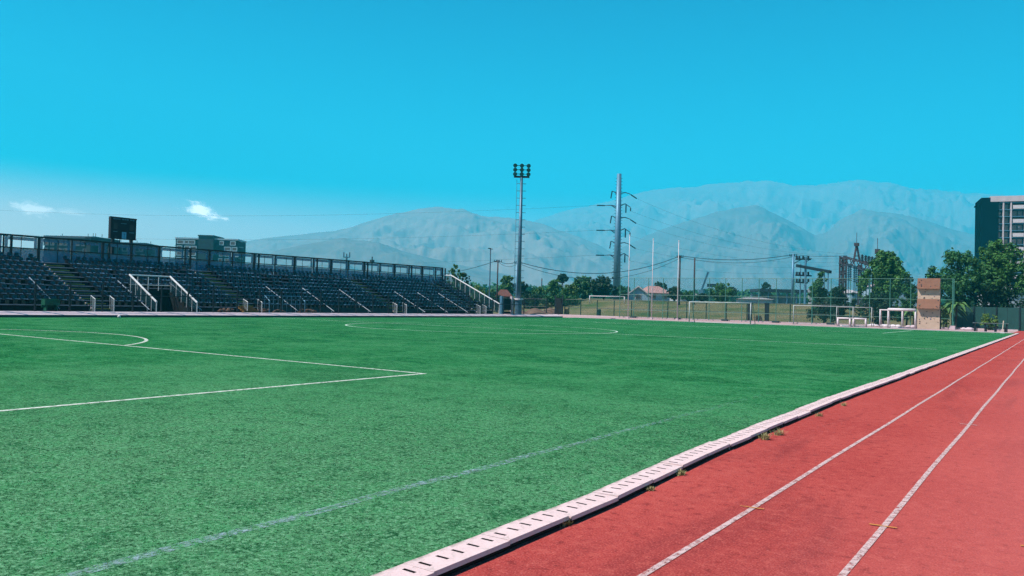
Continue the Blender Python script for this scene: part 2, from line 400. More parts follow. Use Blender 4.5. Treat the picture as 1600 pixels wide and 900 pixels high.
for x, y in ((-2.165, 6.88), (-1.145, 6.99), (-.12, 7.1)): strip(b, [(x-.10, y-.01), (x+.10, y+.01)], .03, -.003)
struct(b.build('orange_lane_mark', m_orange))
b = MB(); strip(b, [(-1.145-.12, 14.34), (-1.145+.12, 14.34)], .035, -.003); struct(b.build('pale_lane_mark', m_lane))

# grass blades close to the camera (one mass nobody could count)
def blades():
    rs = np.random.RandomState(3); n = 380000
    d = 2.6*np.exp(rs.rand(n)*math.log(26/2.6)); az = YAW + np.radians(rs.uniform(-36, 36, n))
    x = -np.sin(az)*d; y = np.cos(az)*d
    edge = np.interp(y, [0, 6, 9, 12, 16, 23, 40], [-3.375, -3.375, -3.52, -3.59, -3.66, -3.62, -3.60])
    k = (x < edge-.01) & (rs.rand(n) < np.clip(1.2-d/13, 0, 1)); x, y, d = x[k], y[k], d[k]; n = len(x)
    h = rs.uniform(.004, .010, n)*np.clip(d/7, .8, 1.3); w = .0017*np.clip(d/4, 1, 3.2)
    a = rs.rand(n)*2*np.pi; l = rs.rand(n)*2*np.pi; lean = rs.uniform(1.0, 3.2, n)*h
    V = np.zeros((n, 3, 3))
    V[:, 0] = np.stack([x-np.cos(a)*w, y-np.sin(a)*w, np.full(n, -.001)], -1)
    V[:, 1] = np.stack([x+np.cos(a)*w, y+np.sin(a)*w, np.full(n, -.001)], -1)
    V[:, 2] = np.stack([x+np.cos(l)*lean, y+np.sin(l)*lean, h], -1)
    # the white lines stay mostly clear of green blades
    on = (np.abs(x-XP) < .07) & (y < YP+.06) | ((np.abs(y-YP) < .07) & (x < XP))
    on |= (np.abs(x-XT) < .07) & (rs.rand(n) < .75) & (y < 24)
    V = V[~on]; n = len(V)
    me = bpy.data.meshes.new('grass'); me.vertices.add(n*3); me.vertices.foreach_set('co', V.reshape(-1))
    me.loops.add(n*3); me.loops.foreach_set('vertex_index', np.arange(n*3, dtype=np.int32))
    me.polygons.add(n); me.polygons.foreach_set('loop_start', np.arange(0, n*3, 3, dtype=np.int32))
    me.polygons.foreach_set('use_smooth', np.ones(n, dtype=bool)); me.update(calc_edges=True)
    at_ = me.attributes.new('tone', 'FLOAT', 'POINT'); at_.data.foreach_set('value', np.repeat(rs.rand(n), 3).astype(np.float32))
    me.materials.append(m_blade)
    nr = rs.normal(size=(n*3, 3))*.22+np.array([0, 0, 1]); nr /= np.linalg.norm(nr, axis=1)[:, None]
    me.normals_split_custom_set(nr.tolist())
    o = bpy.data.objects.new('grass', me); S.collection.objects.link(o); o['kind'] = 'stuff'
    o['label'] = 'short green synthetic grass of the pitch'
blades()

# ------------------------------------------------------------------ slotted kerb slabs
def slab_mesh(seed):
    q = random.Random(seed); b = MB(); L = .815; w0, w1, zt, zb = 0, .25, .056, -.02
    n = 5; sl = .028; sx0, sx1 = .065, .165
    ys = [0]
    for i in range(n):
        c = L*(i+.5)/n+q.uniform(-.01, .01); ys += [c-sl/2, c+sl/2]
    ys.append(L)
    for i in range(len(ys)-1):
        y0, y1 = ys[i], ys[i+1]
        if i % 2 == 0: b.quad((w0, y0, zt), (w1, y0, zt), (w1, y1, zt), (w0, y1, zt))
        else:
            b.quad((w0, y0, zt), (sx0, y0, zt), (sx0, y1, zt), (w0, y1, zt)); b.quad((sx1, y0, zt), (w1, y0, zt), (w1, y1, zt), (sx1, y1, zt))
            for p, r_ in (((sx0, y0), (sx1, y0)), ((sx1, y0), (sx1, y1)), ((sx1, y1), (sx0, y1)), ((sx0, y1), (sx0, y0))):
                b.quad((*p, zt), (*r_, zt), (*r_, zt-.05), (*p, zt-.05), 1)
            b.quad((sx0, y0, zt-.05), (sx1, y0, zt-.05), (sx1, y1, zt-.05), (sx0, y1, zt-.05), 1)  # slot walls and floor black: darkness of the recess painted in
    b.quad((w1, 0, zt), (w1, L, zt), (w1+.005, L, zt-.03), (w1+.005, 0, zt-.03)); b.quad((w1+.005, 0, zt-.03), (w1+.005, L, zt-.03), (w1-.02, L, zb), (w1-.02, 0, zb), 1)  # lower side face black, its shade put into the colour
    b.quad((w0, 0, zt), (w0, 0, zb), (w0, L, zb), (w0, L, zt)); b.quad((w0, 0, zt), (w1, 0, zt), (w1-.02, 0, zb), (w0, 0, zb)); b.quad((w0, L, zt), (w0, L, zb), (w1-.02, L, zb), (w1, L, zt))
    return b.mesh('drain_cover', [m_slab, m_black])
sm = [slab_mesh(i) for i in range(5)]
y = 1.3; i = 0; q = random.Random(5)
while y < 93.5:
    o = bpy.data.objects.new('drain_cover', sm[i % 5]); S.collection.objects.link(o)
    x0 = kx(y); o.location = (x0+q.uniform(-.008, .008), y, q.uniform(-.005, .005)); o.rotation_euler = (0, q.uniform(-.02, .02), -(kx(y+.82)-x0)/.82+q.uniform(-.008, .008))
    tag(o, 'pale slotted concrete drain cover in the row between turf and red track', 'drain cover', 'slotted drain covers between turf and track')
    y += .825; i += 1
# ------------------------------------------------------------------ weeds along the kerb
m_weed = leaf_mat('weed_leaf', (.16, .18, .06), (.44, .35, .17), (.07, .15, .05), 9)
def weed(px, py, n, h, label, mats=m_weed):
    p = None
    d = fw + rt*((px-800)/F) - up*((py-450)/F); k = -H/d.z; p = Vector((d.x*k, d.y*k, -.012))
    q = random.Random(int(px)); b = MB()
    for i in range(n):
        a = q.uniform(0, 6.28); e = q.uniform(.3, 1.0); o = Vector((q.gauss(0, .006+h*.18), q.gauss(0, h*.42), 0)); w = q.uniform(.0015, .004); L = h*q.uniform(.5, 1.2)
        d_ = Vector((math.cos(a)*math.sin(e), math.sin(a)*math.sin(e), math.cos(e))); s_ = Vector((-math.sin(a), math.cos(a), 0))*w
        b.add([o-s_, o+s_, o+d_*L*.6+s_*.8, o+d_*L+Vector((0, 0, -L*.15)), o+d_*L*.6-s_*.8], [(0, 1, 2, 3, 4)])
    ob = b.build('weed_tuft', mats); ob.location = p; tag(ob, label, 'weed', 'weeds along the kerb')
weed(882, 818, 144, 0.075, 'straw coloured weed tuft at the track side of the kerb, biggest near the camera')
weed(850, 822, 64, 0.062, 'thin dry weed tuft just left of the biggest straw coloured weed tuft')
weed(1062, 740, 128, 0.075, 'sparse pale weeds hugging the kerb where the row starts to bend')
weed(1015, 764, 80, 0.062, 'small dry weed tuft below the kerb, between two larger straw coloured patches')
weed(1195, 685, 176, 0.112, 'dark green weed clump with yellow stalks against the bent part of the kerb')
weed(1216, 678, 128, 0.125, 'tall dark green weed sprig beside the yellow stalked clump')
weed(1280, 649, 80, 0.088, 'small green weed tuft further along the kerb past the bend')
weed(1318, 633, 80, 0.088, 'last small weed tuft at the kerb foot before it runs clean')
weed(690, 889, 96, 0.044, 'dark crumbly weeds and soil at the near end of the kerb', leaf_mat('dead_weed', (.05, .04, .03), (.10, .08, .05), (.03, .04, .02), 12))
# ------------------------------------------------------------------ grandstand
t = NT('seat_plastic'); n = t.noise(.9, 3); n2 = t.noise(7, 2)
c = t.mix(t.ramp(n, .4, .6), (.001, .003, .009), (.002, .007, .019)); c = t.mix(t.ramp(n2, .6, .75, 0, .4), c, (.03, .07, .12))
m_seat = t.fin(c, .28, 0, .6)
ROWS, X0, RUN, Z0, RISE = 10, -58.2, .79, .80, .356
YA, YB = 10.0, 80.3
AISLES = [(15.0, 16.4), (30.2, 31.7), (43.3, 44.9), (62.0, 63.6), (76.6, 77.9)]
VOM = (34.9, 38.4)
stand = thing('grandstand', 'long dark terraced grandstand with rows of navy seats along the far side of the pitch', 'grandstand', (-58, 45, 0))
O = Vector((-58, 45, 0))
b = MB(); tr = MB()
def L_(x, y, z): return (x-O.x, y-O.y, z)
def terrace(y0, y1, first):
    for i in range(first, ROWS):
        x = X0-RUN*i; z = Z0+RISE*i; zp = z-RISE if i > first else (.36 if first == 0 else .36)
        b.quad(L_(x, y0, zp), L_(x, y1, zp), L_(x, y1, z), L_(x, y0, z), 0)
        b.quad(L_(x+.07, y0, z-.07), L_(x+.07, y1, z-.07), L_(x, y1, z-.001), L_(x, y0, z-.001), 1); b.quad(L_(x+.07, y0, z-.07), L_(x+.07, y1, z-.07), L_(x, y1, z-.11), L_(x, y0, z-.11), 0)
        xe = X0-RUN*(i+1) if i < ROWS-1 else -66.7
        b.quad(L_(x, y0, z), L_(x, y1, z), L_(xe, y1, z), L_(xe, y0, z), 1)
terrace(YA, VOM[0], 0); terrace(VOM[0], VOM[1], 4); terrace(VOM[1], YB, 0)
for y in (YA, YB):       # end walls
    poly = [L_(X0, y, .36)]
    for i in range(ROWS):
        x = X0-RUN*i; z = Z0+RISE*i; poly += [L_(x, y, z), L_(X0-RUN*(i+1) if i < ROWS-1 else -66.7, y, z)]
    poly.append(L_(-66.7, y, .0)); poly.append(L_(X0, y, 0)); b.add(poly, [tuple(range(len(poly)))])
b.quad(L_(-66.7, YA, 0), L_(-66.7, YB, 0), L_(-66.7, YB, 4.0), L_(-66.7, YA, 4.0))
for y in VOM:            # cheek walls of the tunnel mouth
    poly = [L_(X0, y, .36)]
    for i in range(4): poly += [L_(X0-RUN*i, y, Z0+RISE*i), L_(X0-RUN*(i+1), y, Z0+RISE*i)]
    poly.append(L_(X0-RUN*4, y, .36)); b.add(poly, [tuple(range(len(poly)))])
b.box(L_(-57.1, (YA+YB)/2, .30), (2.2, YB-YA, .12), 0, 1)
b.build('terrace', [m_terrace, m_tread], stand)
b = MB(); b.box(L_(-61.345, 36.0, 1.05), (.02, 1.5, 1.35)); b.build('tunnel_shade_sheet', m_black, stand)  # flat black sheet paints the darkness inside the tunnel mouth
b = MB(); b.box(L_(-58.12, 56.0, .62), (.10, 22, .50)); b.build('parapet', m_dark_conc, stand)
# seats
sb = MB()
sb.add([(-.20,-.20,.36),(.14,-.20,.385),(.14,.20,.385),(-.20,.20,.36),(.20,-.19,.335),(.20,.19,.335),(-.18,-.18,.32),(.18,-.18,.30),(.18,.18,.30),(-.18,.18,.32)],
       [(0,1,2,3),(0,6,7,4,1),(3,2,5,8,9),(4,7,8,5),(6,9,8,7),(0,3,9,6)])
sb.add([(.14,-.20,.385),(.20,-.19,.335),(.20,.19,.335),(.14,.20,.385)], [(0,1,2,3)], 1)
sb.add([(-.20,-.17,.36),(-.16,-.13,.37),(-.16,.13,.37),(-.20,.17,.36),(-.25,-.17,.56),(-.23,-.11,.62),(-.23,.11,.62),(-.25,.17,.56),(-.28,-.17,.56),(-.28,.17,.56),(-.22,-.17,.36),(-.22,.17,.36)],
       [(0,1,5,4),(1,2,6,5),(2,3,7,6),(4,5,6,7),(8,9,11,10),(4,7,9,8),(0,4,8,10),(3,11,9,7)])
sb.box((-.02, 0, .16), (.06, .24, .31))
t = NT('seat_lip_glint'); n = t.noise(2.3, 3, .7); m_lip_glint = t.fin(t.mix(t.ramp(n, .46, .60), (.003, .010, .022), (.13, .25, .36)), .3, 0, .5)  # pale blue patches paint the sun's glints on the seat lips
seat_me = sb.mesh('seat', [m_seat, m_lip_glint])
def aisle(y): return any(a-.05 < y < c+.05 for a, c in AISLES)
allseats = []
q = random.Random(11)
for i in range(ROWS):
    for k in range(int((YB-YA)/.52)):
        y = YA+.4+.52*k
        if aisle(y) or (i < 4 and VOM[0]-.3 < y < VOM[1]+.3) or q.random() < .07: continue
        if y > 72+0*i and i < 2 and q.random() < .6: continue
        allseats.append((X0-RUN*i-.42+q.uniform(-.02, .02), y, Z0+RISE*i, q.uniform(-.05, .05)))
def inview(s):
    d = Vector(s[:3])-Vector((0, 0, H)); zc = d.dot(fw); return abs(d.dot(rt)/zc) < 800/F
vis = sorted([s for s in allseats if inview(s)], key=lambda s: (Vector(s[:3])-Vector((0, 0, H))).length)
near = vis[:100]; rest = [s for s in allseats if s not in set(near)]
for s in near:
    o = bpy.data.objects.new('seat', seat_me); S.collection.objects.link(o); o.parent = stand
    o.location = L_(*s[:3]); o.rotation_euler.z = s[3]
nv = np.array([v.co[:] for v in seat_me.vertices]); nf = [tuple(p.vertices) for p in seat_me.polygons]; nm0 = [p.material_index for p in seat_me.polygons]; nf = [[f for f, m_ in zip(nf, nm0) if m_ == k_] for k_ in (0, 1)]
b = MB()
for s in rest:
    cs, sn = math.cos(s[3]), math.sin(s[3]); V = nv @ np.array([[cs, sn, 0], [-sn, cs, 0], [0, 0, 1]]) + np.array(L_(*s[:3]))
    V = V.tolist(); n0 = len(b.v); b.add(V, nf[0], 0); b.f += [tuple(i_+n0 for i_ in f) for f in nf[1]]; b.m += [1]*len(nf[1])
o = b.build('seats', [m_seat, m_lip_glint], stand); o['kind'] = 'stuff'
# stair aisles
for a, c in AISLES:
    b = MB()
    for i in range(ROWS*2+1):
        x = X0+RUN*.5-RUN*.5*i; z = .36+RISE*.5*(i+1)+.004
        if z > 4.02: break
        b.box(L_(x-.2, (a+c)/2, z/2+.15), (.41, c-a, z-.3), 0, 1); b.box(L_(x-.02, (a+c)/2, z+.004), (.09, c-a+.01, .05), 0, 0)
        b.box(L_(x-.03, a+.06, z+.05), (.12, .10, .09), 0, 2)
    b.build('aisle_stair', [m_yellow, m_dark_conc, m_pale], stand)
    b = MB()
    for yy_ in (a+.05, c-.05):
        b.tube([L_(-57.35, yy_, .36), L_(-57.35, yy_, 1.25), L_(-57.95, yy_, 1.50), L_(-57.95, yy_, .36)], .035, 6)
        for k in range(3): b.tube([L_(-57.45-.15*k, yy_, .36), L_(-57.45-.15*k, yy_, 1.27+.06*k)], .015, 5)
    b.build('stair_rail', m_rail, stand)
m_hrail = painted('grey_rail_paint', (.24, .30, .34), .45, 0, .3)
# sloping hand rails lying close to the terrace
for y in (22.8, 27.77, 34.4, 38.9, 48.8, 53.2, 58.1, 66.5, 70.4, 74.2):
    b = MB(); n_ = 8; x1 = -61.9
    b.tube([L_(-57.3, y, .52), L_(x1, y, .52+.475*(-57.3-x1))], .036, 6)
    for k in range(4):
        x = -57.6-1.25*k; z = .52+.475*(-57.3-x); b.tube([L_(x, y, z-.45), L_(x, y, z)], .025, 5)
    b.build('hand_rail', m_hrail, stand)
# tunnel railing
b = MB()
for y in (34.9, 38.4):
    b.tube([L_(-57.2, y, 1.12), L_(-61.1, y, 3.22)], .075, 8)
    b.tube([L_(-57.2, y, .36), L_(-57.2, y, 1.12)], .045, 6)
b.tube([L_(-61.1, 34.9, 3.20), L_(-61.1, 38.4, 3.20)], .055, 8)
for k in range(5):
    x = -57.9-.75*k; z = 1.12+.5385*(-57.2-x)
    for y in (34.9, 38.4): b.tube([L_(x, y, max(.4, z-1.2)), L_(x, y, z)], .022, 5)
for k in range(3): b.tube([L_(-61.1, 35.6+.9*k, 2.0), L_(-61.1, 35.6+.9*k, 3.2)], .03, 5)
b.tube([L_(-61.1, 34.9, 2.45), L_(-61.1, 38.4, 2.45)], .03, 5)
rail = b.build('tunnel_railing', m_rail, stand)
m_panel = painted('railing_infill', (.010, .040, .052), .3)
b = MB()
for y in (34.9, 38.4): b.add([L_(-57.2, y, .40), L_(-61.1, y, 1.95), L_(-61.1, y, 3.1), L_(-57.2, y, 1.02)], [(0, 1, 2, 3)])
t = NT('rail_infill_mesh'); x = t.xyz(); g_ = t.math('MAXIMUM', t.math('LESS_THAN', t.math('FRACT', t.math('DIVIDE', x[0], .12)), .45), t.math('LESS_THAN', t.math('FRACT', t.math('DIVIDE', x[2], .12)), .25))
t.alpha(g_); m_infill = t.fin((.012, .05, .065), .4, .2)
b.build('infill_mesh', m_infill, rail)
# low railing enclosure near the middle of the front row
b = MB()
for x, ya, yb in ((-58.0, 45.6, 49.6),):
    b.tube([L_(-57.3, ya, 1.4), L_(x, ya, 1.85), L_(x, yb, 1.85), L_(-57.3, yb, 1.4)], .045, 6)
    for y in (ya, yb): b.tube([L_(-57.3, y, .36), L_(-57.3, y, 1.4)], .04, 6)
    for k in range(9): b.tube([L_(x, ya+.5*k, .4), L_(x, ya+.5*k, 1.85)], .018, 5)
    b.tube([L_(x, ya, 1.1), L_(x, yb, 1.1)], .022, 5)
b.build('front_railing', m_galv, stand)
# end rail and its mesh
b = MB()
b.tube([L_(-66.5, 80.4, 5.15), L_(-65.0, 80.4, 5.15), L_(-57.2, 80.4, 1.62), L_(-57.2, 80.4, .3)], .075, 8)
for k in range(11):
    x = -57.2-.78*k; z = min(5.15, 1.62+.4526*(-57.2-x)); b.tube([L_(x, 80.4, z-1.2), L_(x, 80.4, z)], .025, 5)
er = b.build('end_rail', m_rail, stand)
b = MB(); b.add([L_(-57.2, 80.42, .36), L_(-65, 80.42, 3.9), L_(-66.5, 80.42, 4.0), L_(-66.5, 80.42, 5.15), L_(-65, 80.42, 5.12), L_(-57.2, 80.42, 1.6)], [(0,1,2,3,4,5)])
b.build('end_mesh', m_infill, er)
# orange and yellow rubble strip of low steps by the second aisle
# ------------------------------------------------------------------ screen along the top of the stand
scr = thing('windscreen_fence', 'dark framed screen of clear upper and blue lower panels along the top of the grandstand', 'screen', (-66.4, 45, 4.0))
OS = Vector((-66.4, 45, 4.0))
t = NT('blue_sheet'); n = t.noise(.8, 3); m_ = t.mix(t.ramp(n, .3, .7), (.010, .15, .27), (.018, .20, .34)); t.alpha(.70); m_sheet = t.fin(m_, .25, 0, .4)
ys_ = [YA+2.55*i for i in range(28)]
zt = lambda y: 1.98+.0024*(y-28)
for i, y in enumerate(ys_+[YB]):
    b = MB(); w = .16 if i % 2 == 0 else .10
    b.box((0, y-OS.y, zt(y)/2), (w, w, zt(y)))
    if i % 3 == 1: b.box((-.0, y-OS.y+.55, zt(y)/2), (.14, .14, zt(y)))
    b.build('post', m_dark_steel, scr)
for nm, f0, w in (('top_rail', 1.0, .13), ('middle_rail', .52, .08)):
    b = MB(); b.bar((0.003, YA-OS.y-.1, zt(YA)*f0), (0.003, YB-OS.y+.1, zt(YB)*f0), w); b.build(nm, m_dark_steel, scr)
for i, y in enumerate(ys_): b = MB(); b.box((-.02, y-OS.y+1.27+.4*((i*7) % 3-1)*.5, .95), (.035, .035, 1.9)); b.build('mullion', m_dark_steel, scr)
for i in range(len(ys_)):
    y0, y1 = ys_[i]+.09, min((ys_+[YB])[i+1], YB)-.09
    b = MB(); b.box((-.06, (y0+y1)/2-OS.y, .5), (.012, y1-y0, .98))
    zc = zt(y0)
    b.box((-.06, y0+.13-OS.y, .5+zc/2), (.012, .22, zc-1.1)); b.box((-.06, y1-.13-OS.y, .5+zc/2), (.012, .22, zc-1.1)); b.box((-.06, (y0+y1)/2-OS.y, zc-.22), (.012, y1-y0-.5, .26))
    b.build('blue_panel', m_sheet, scr)
# ------------------------------------------------------------------ scoreboard
p = atX(169, -67.4, 4); pe = atX(209, -67.4, 4); w_ = (pe.y-p.y)+.0
sbz0, sbz1 = zat(188, 374, depth_of((-67.4, (p.y+pe.y)/2, 8))), zat(188, 340, depth_of((-67.4, (p.y+pe.y)/2, 8)))
sc_ = thing('scoreboard', 'black square scoreboard on two posts rising behind the top of the grandstand', 'scoreboard', (-67.4, (p.y+pe.y)/2, 0))
hh = sbz1-sbz0; b = MB(); b.box((0, 0, (sbz0+sbz1)/2), (.35, w_, hh)); b.box((.18, 0, sbz1-.05), (.06, w_+.06, .10)); b.box((.18, 0, sbz0+.04), (.06, w_+.06, .08)); b.build('panel', painted('scoreboard_black', (.004, .010, .018), .6), sc_)
m_text = painted('scoreboard_lettering', (.05, .16, .22), .6)
b = MB(); q = random.Random(2); y = -w_/2+.2
while y < w_/2-.3:
    l_ = q.uniform(.10, .22); b.box((.19, y+l_/2, sbz1-.09*hh), (.02, l_, .055*hh)); y += l_+q.choice((.05, .05, .14))
b.build('header_lettering', m_text, sc_)
b = MB(); b.box((.19, 0, sbz1-.28*hh), (.02, .22*w_, .03*hh)); b.box((.19, -w_*.32, sbz0+.33*hh), (.02, .16*w_, .035*hh)); b.box((.19, w_*.32, sbz0+.33*hh), (.02, .2*w_, .035*hh)); b.build('caption', m_text, sc_)
b = MB()
for k in (-1, 1): b.box((.185, k*w_*.31, sbz0+.58*hh), (.02, .15*w_, .25*hh)); b.box((.185, k*w_*.28, sbz0+.1*hh), (.02, .08*w_, .08*hh))
b.build('digit_window', painted('unlit_digit', (.006, .022, .030), .3), sc_)
b = MB(); b.box((.20, .02*w_, sbz0+.18*hh), (.04, .17*w_, .31*hh)); cl = b.build('timer_panel', painted('pale_timer_panel', (.10, .34, .50), .5), sc_)
b = MB(); b.box((.225, .03*w_, sbz0+.18*hh), (.02, .012*w_, .18*hh)); b.box((.225, .05*w_, sbz0+.24*hh), (.02, .03*w_, .02*hh)); b.build('timer_digit', painted('timer_digit_paint', (.02, .12, .2), .5), cl)
for k in (-1, 1):
    b = MB(); b.box((-.02, k*w_*.36, sbz0/2), (.22, .22, sbz0)); b.build('post', m_dark_steel, sc_)
b = MB(); b.tube([(0, -.2, 5.5), (0, -.2, sbz0)], .04, 6); b.build('conduit', m_dark_steel, sc_)

# ------------------------------------------------------------------ low wall, apron strip and fence in front of the stand
b = MB(); b.prism([(-55, -.03), (-55, .17), (-55.8, .37), (-56.2, .37), (-56.2, -.03)], 8, 92)
me = b.build('sloped_kerb', [m_pale]); struct(me)
b = MB(); b.box((-54.985, 50, .065), (.03, 84, .17)); struct(b.build('shaded_kerb_face', m_kerb_shade))  # dark facing sheet: the kerb front's shade is put into its colour
def line_fence(name, label, pts, h, z, pr, mm, m_post, rail_h=(1.0,), group=None, base=None):
    """Posts at pts (x,y); chain-link between; rails at fractions of h."""
    o = pts[0]; th = thing(name, label, 'fence', (o[0], o[1], z), 0, group)
    d = Vector((pts[-1][0]-o[0], pts[-1][1]-o[1], 0))
    for i, p in enumerate(pts):
        b = MB(); v = Vector((p[0]-o[0], p[1]-o[1], 0)); b.tube([v, v+Vector((0, 0, h))], pr, 6); b.build('post', m_post, th)
    for f in rail_h:
        b = MB(); b.tube([(0, 0, h*f), d+Vector((0, 0, h*f))], pr*.6, 6); b.build('rail', m_post, th)
    b = MB(); e = Vector((.0, .0, 0)); off = Vector((-d.y, d.x, 0)).normalized()*.0
    b.quad(off, d+off, d+off+Vector((0, 0, h)), off+Vector((0, 0, h))); b.build('wire_mesh', mm, th)
    return th
line_fence('perimeter_fence', 'dark post and wire fence standing on the sloped kerb in front of the grandstand', [(-56.08, 12.05+2.255*i) for i in range(33)], 1.95, .372, .07, m_mesh_dark, m_dark_steel, (.62,))
# bits in front of the first rows
p = atX(79, -57.3, .36); b = MB(); b.box((0, 0, .62), (.5, 1.0, .42)); b.box((0, -.35, .2), (.4, .08, .42)); b.box((0, .35, .2), (.4, .08, .42)); b.box((-.27, 0, .55), (.05, 1.0, .62))
o = b.build('field_bench', painted('green_bench_paint', (.010, .10, .06), .5)); o.location = (p.x, p.y, .362); tag(o, 'small green painted bench at the foot of the stand behind the fence', 'bench')
p = atX(186, -53.2, 0); b = MB(); b.ball((0, 0, .11), .11, 14, 8); o = b.build('ball', m_white, None, True); o.location = (p.x, p.y, .002); tag(o, 'small white ball lying on the turf close to the far kerb', 'ball')
m_rubble = painted('orange_plank', (.20, .11, .03), .8)
p = atX(391, -57.4, .36)
b = MB()
for k in range(4): b.box((-.25*k, 0, .09+.12*k), (.3, 1.5, .10))
o = b.build('loose_steps', m_rubble); o.location = (p.x, p.y, .362); tag(o, 'short flight of ochre wooden steps between two small white rails', 'steps')
for px, ln, lb in ((352, 1.2, 'rust brown rubble heap at the stand foot beside the ochre steps'), (425, 2.6, 'long brown earth heap inside the low railing at the stand foot'), (480, 1.8, 'reddish earth heap just right of the low railing')):
    p = atX(px, -57.5, .36); b = MB(); q = random.Random(px)
    for k in range(26):
        b.ball((q.uniform(-.25, .25), q.uniform(-ln/2, ln/2), q.uniform(.02, .25)), (q.uniform(.1, .2), q.uniform(.12, .3), q.uniform(.06, .16)), 7, 5)
    o = b.build('rubble_heap', painted('rubble_%d' % px, (.13, .075, .05), .9, 0, .5, 6)); o.location = (p.x, p.y, .36); tag(o, lb, 'rubble heap')
# gate with a dark board between pale posts at the end of the stand
p = atX(783, -56.6, .36); pe = atX(799, -56.6, .36); g = thing('gate', 'black boarded gate between two pale posts at the right end of the grandstand', 'gate', (-56.6, p.y, .30)); L = pe.y-p.y
for y in (0, L):
    b = MB(); b.box((0, y, 1.15), (.3, .3, 2.3)); b.build('post', m_pale if y else m_galv, g)
b = MB(); b.box((-.02, L/2, 1.3), (.08, L-.4, 1.45)); b.box((-.02, L/2, .25), (.08, L-.4, .3)); b.build('board', m_black, g)

# ------------------------------------------------------------------ floodlight mast
p = atX(809.5, -57.1, 0); mast = thing('floodlight_mast', 'tall blue grey steel mast with nine round floodlights at the corner of the pitch', 'floodlight', (p.x, p.y, -.02)); D = depth_of(p); zt_ = zat(814, 276, D); zl = zat(814, 256, D)
b = MB(); b.tube([(0, 0, 0), (0, 0, zt_)], .30, 14, 0, .17); b.build('pole', m_grey_steel, mast, True)
b = MB(); b.tube([(0, 0, 0), (0, 0, 2.2)], .44, 14); b.build('base', m_grey_steel, mast)
b = MB(); b.tube([(0, 0, 2.2), (0, 0, 2.42)], .62, 14); b.build('collar', m_white, mast)
hd = Vector((rt.x, rt.y, 0)).normalized(); fd = Vector((-fw.x, -fw.y, 0)).normalized()
b = MB(); k = 3.2
while k < zt_-.6:
    b.tube([-hd*.62+Vector((0, 0, k)), hd*.62+Vector((0, 0, k))], .035, 5); k += .93
b.tube([-hd*.60+Vector((0, 0, 2.6)), -hd*.60+Vector((0, 0, zt_-.3))], .028, 5)
b.build('ladder', m_galv, mast)
sp = (zl-zt_)/3.0
b = MB(); b.bar(-hd*1.0+Vector((0, 0, zt_+.05)), hd*1.0+Vector((0, 0, zt_+.05)), .3, .22); b.tube([(0, 0, zt_), (0, 0, zl)], .12, 8)
for i in range(3): b.bar(-hd*.95+Vector((0, 0, zt_+sp*(i+.75))), hd*.95+Vector((0, 0, zt_+sp*(i+.75))), .07)
for sx in (-1, 1): b.bar(hd*.88*sx+Vector((0, 0, zt_)), hd*.88*sx+Vector((0, 0, zl-.3)), .06)
b.build('head_frame', m_dark_steel, mast)
m_lens = painted('floodlight_lens', (.02, .10, .13), .15, 0, .2, 3, .8)
aim = Vector((0.55, -.75, -.35)).normalized()
for i in range(3):
    for j in (-1, 0, 1):
        c_ = hd*.86*j + fd*.16 + Vector((0, 0, zt_+sp*(i+.72)))
        b = MB(); b.tube([c_-aim*.22, c_-aim*.05, c_+aim*.12], .13, 12, 0, .27); ob = b.build('floodlight', m_dark_steel, mast, True)
        b = MB(); b.tube([c_+aim*.10, c_+aim*.135], .25, 12); b.build('lens', m_lens, ob)
# ------------------------------------------------------------------ transmission pole
def gpt(px, depth):
    z = 3.0
    for _ in range(5): p = at(px, depth, z); z = gz(p.x, p.y)
    return Vector((p.x, p.y, z))
DP = 215.0; base = gpt(963, DP); py_ = thing('power_pylon', 'tall tapered steel transmission pole with six tiers of curved arms above the trees', 'pylon', base)
zw = lambda py, px=965: zat(px, py, DP)-base.z
b = MB(); b.tube([(0, 0, -.2), (0, 0, zw(271))], 1.05, 14, 0, .62); b.build('pole', m_galv, py_, True)
for k in range(34):
    z = 4+k*(zw(273)-4)/34; b = MB(); b.tube([-hd*(1.4-.5*k/34)+Vector((0, 0, z)), hd*(1.4-.5*k/34)+Vector((0, 0, z))], .05, 5); b.build('step_bolt', m_dark_steel, py_)
ps = DP/F; tipsL, tipsR = [], []
m_ins = painted('insulator_glaze', (.010, .075, .11), .25)
for i, yp in enumerate((301.5, 322, 340.5, 361, 380, 400)):
    z = zw(yp); wide = i % 2
    for sgn, ex in ((-1, 21*ps if wide else 10.5*ps), (1, 19*ps)):
        tip = hd*(sgn*ex)+Vector((0, 0, z+(.1 if wide else .55)*1.0 if sgn < 0 else z-.2))
        mid = hd*(sgn*ex*.55)+Vector((0, 0, z+(.75 if sgn > 0 and wide else .25)))
        b = MB(); b.tube([Vector((0, 0, z-.1)), mid, tip], .18, 6, 0, .10)
        if sgn < 0: b.tube([Vector((0, 0, z-1.0)), mid], .12, 5)
        arm = b.build('arm', m_grey_steel, py_)
        if sgn > 0: a_, c_ = tip+Vector((0, 0, -.1)), tip+Vector((0, 0, -1.0 if wide else -.3))+hd*(.0 if wide else 1.6)+Vector((0,0, 0 if wide else -.8))
        else: a_, c_ = (tip, tip-hd*2.2) if wide else (tip, tip+Vector((0, 0, -2.0))-hd*.3)
        b = MB(); b.tube([a_, c_], .17, 7); b.build('insulator', m_ins, arm)
        if sgn > 0 and wide:
            b = MB(); v_ = hd*(ex*.62)+Vector((0, 0, z+.5)); b.tube([v_, v_-Vector((0, 0, 2.2))], .18, 7); b.build('insulator', m_ins, arm)
        (tipsL if sgn < 0 else tipsR).append(base+c_)
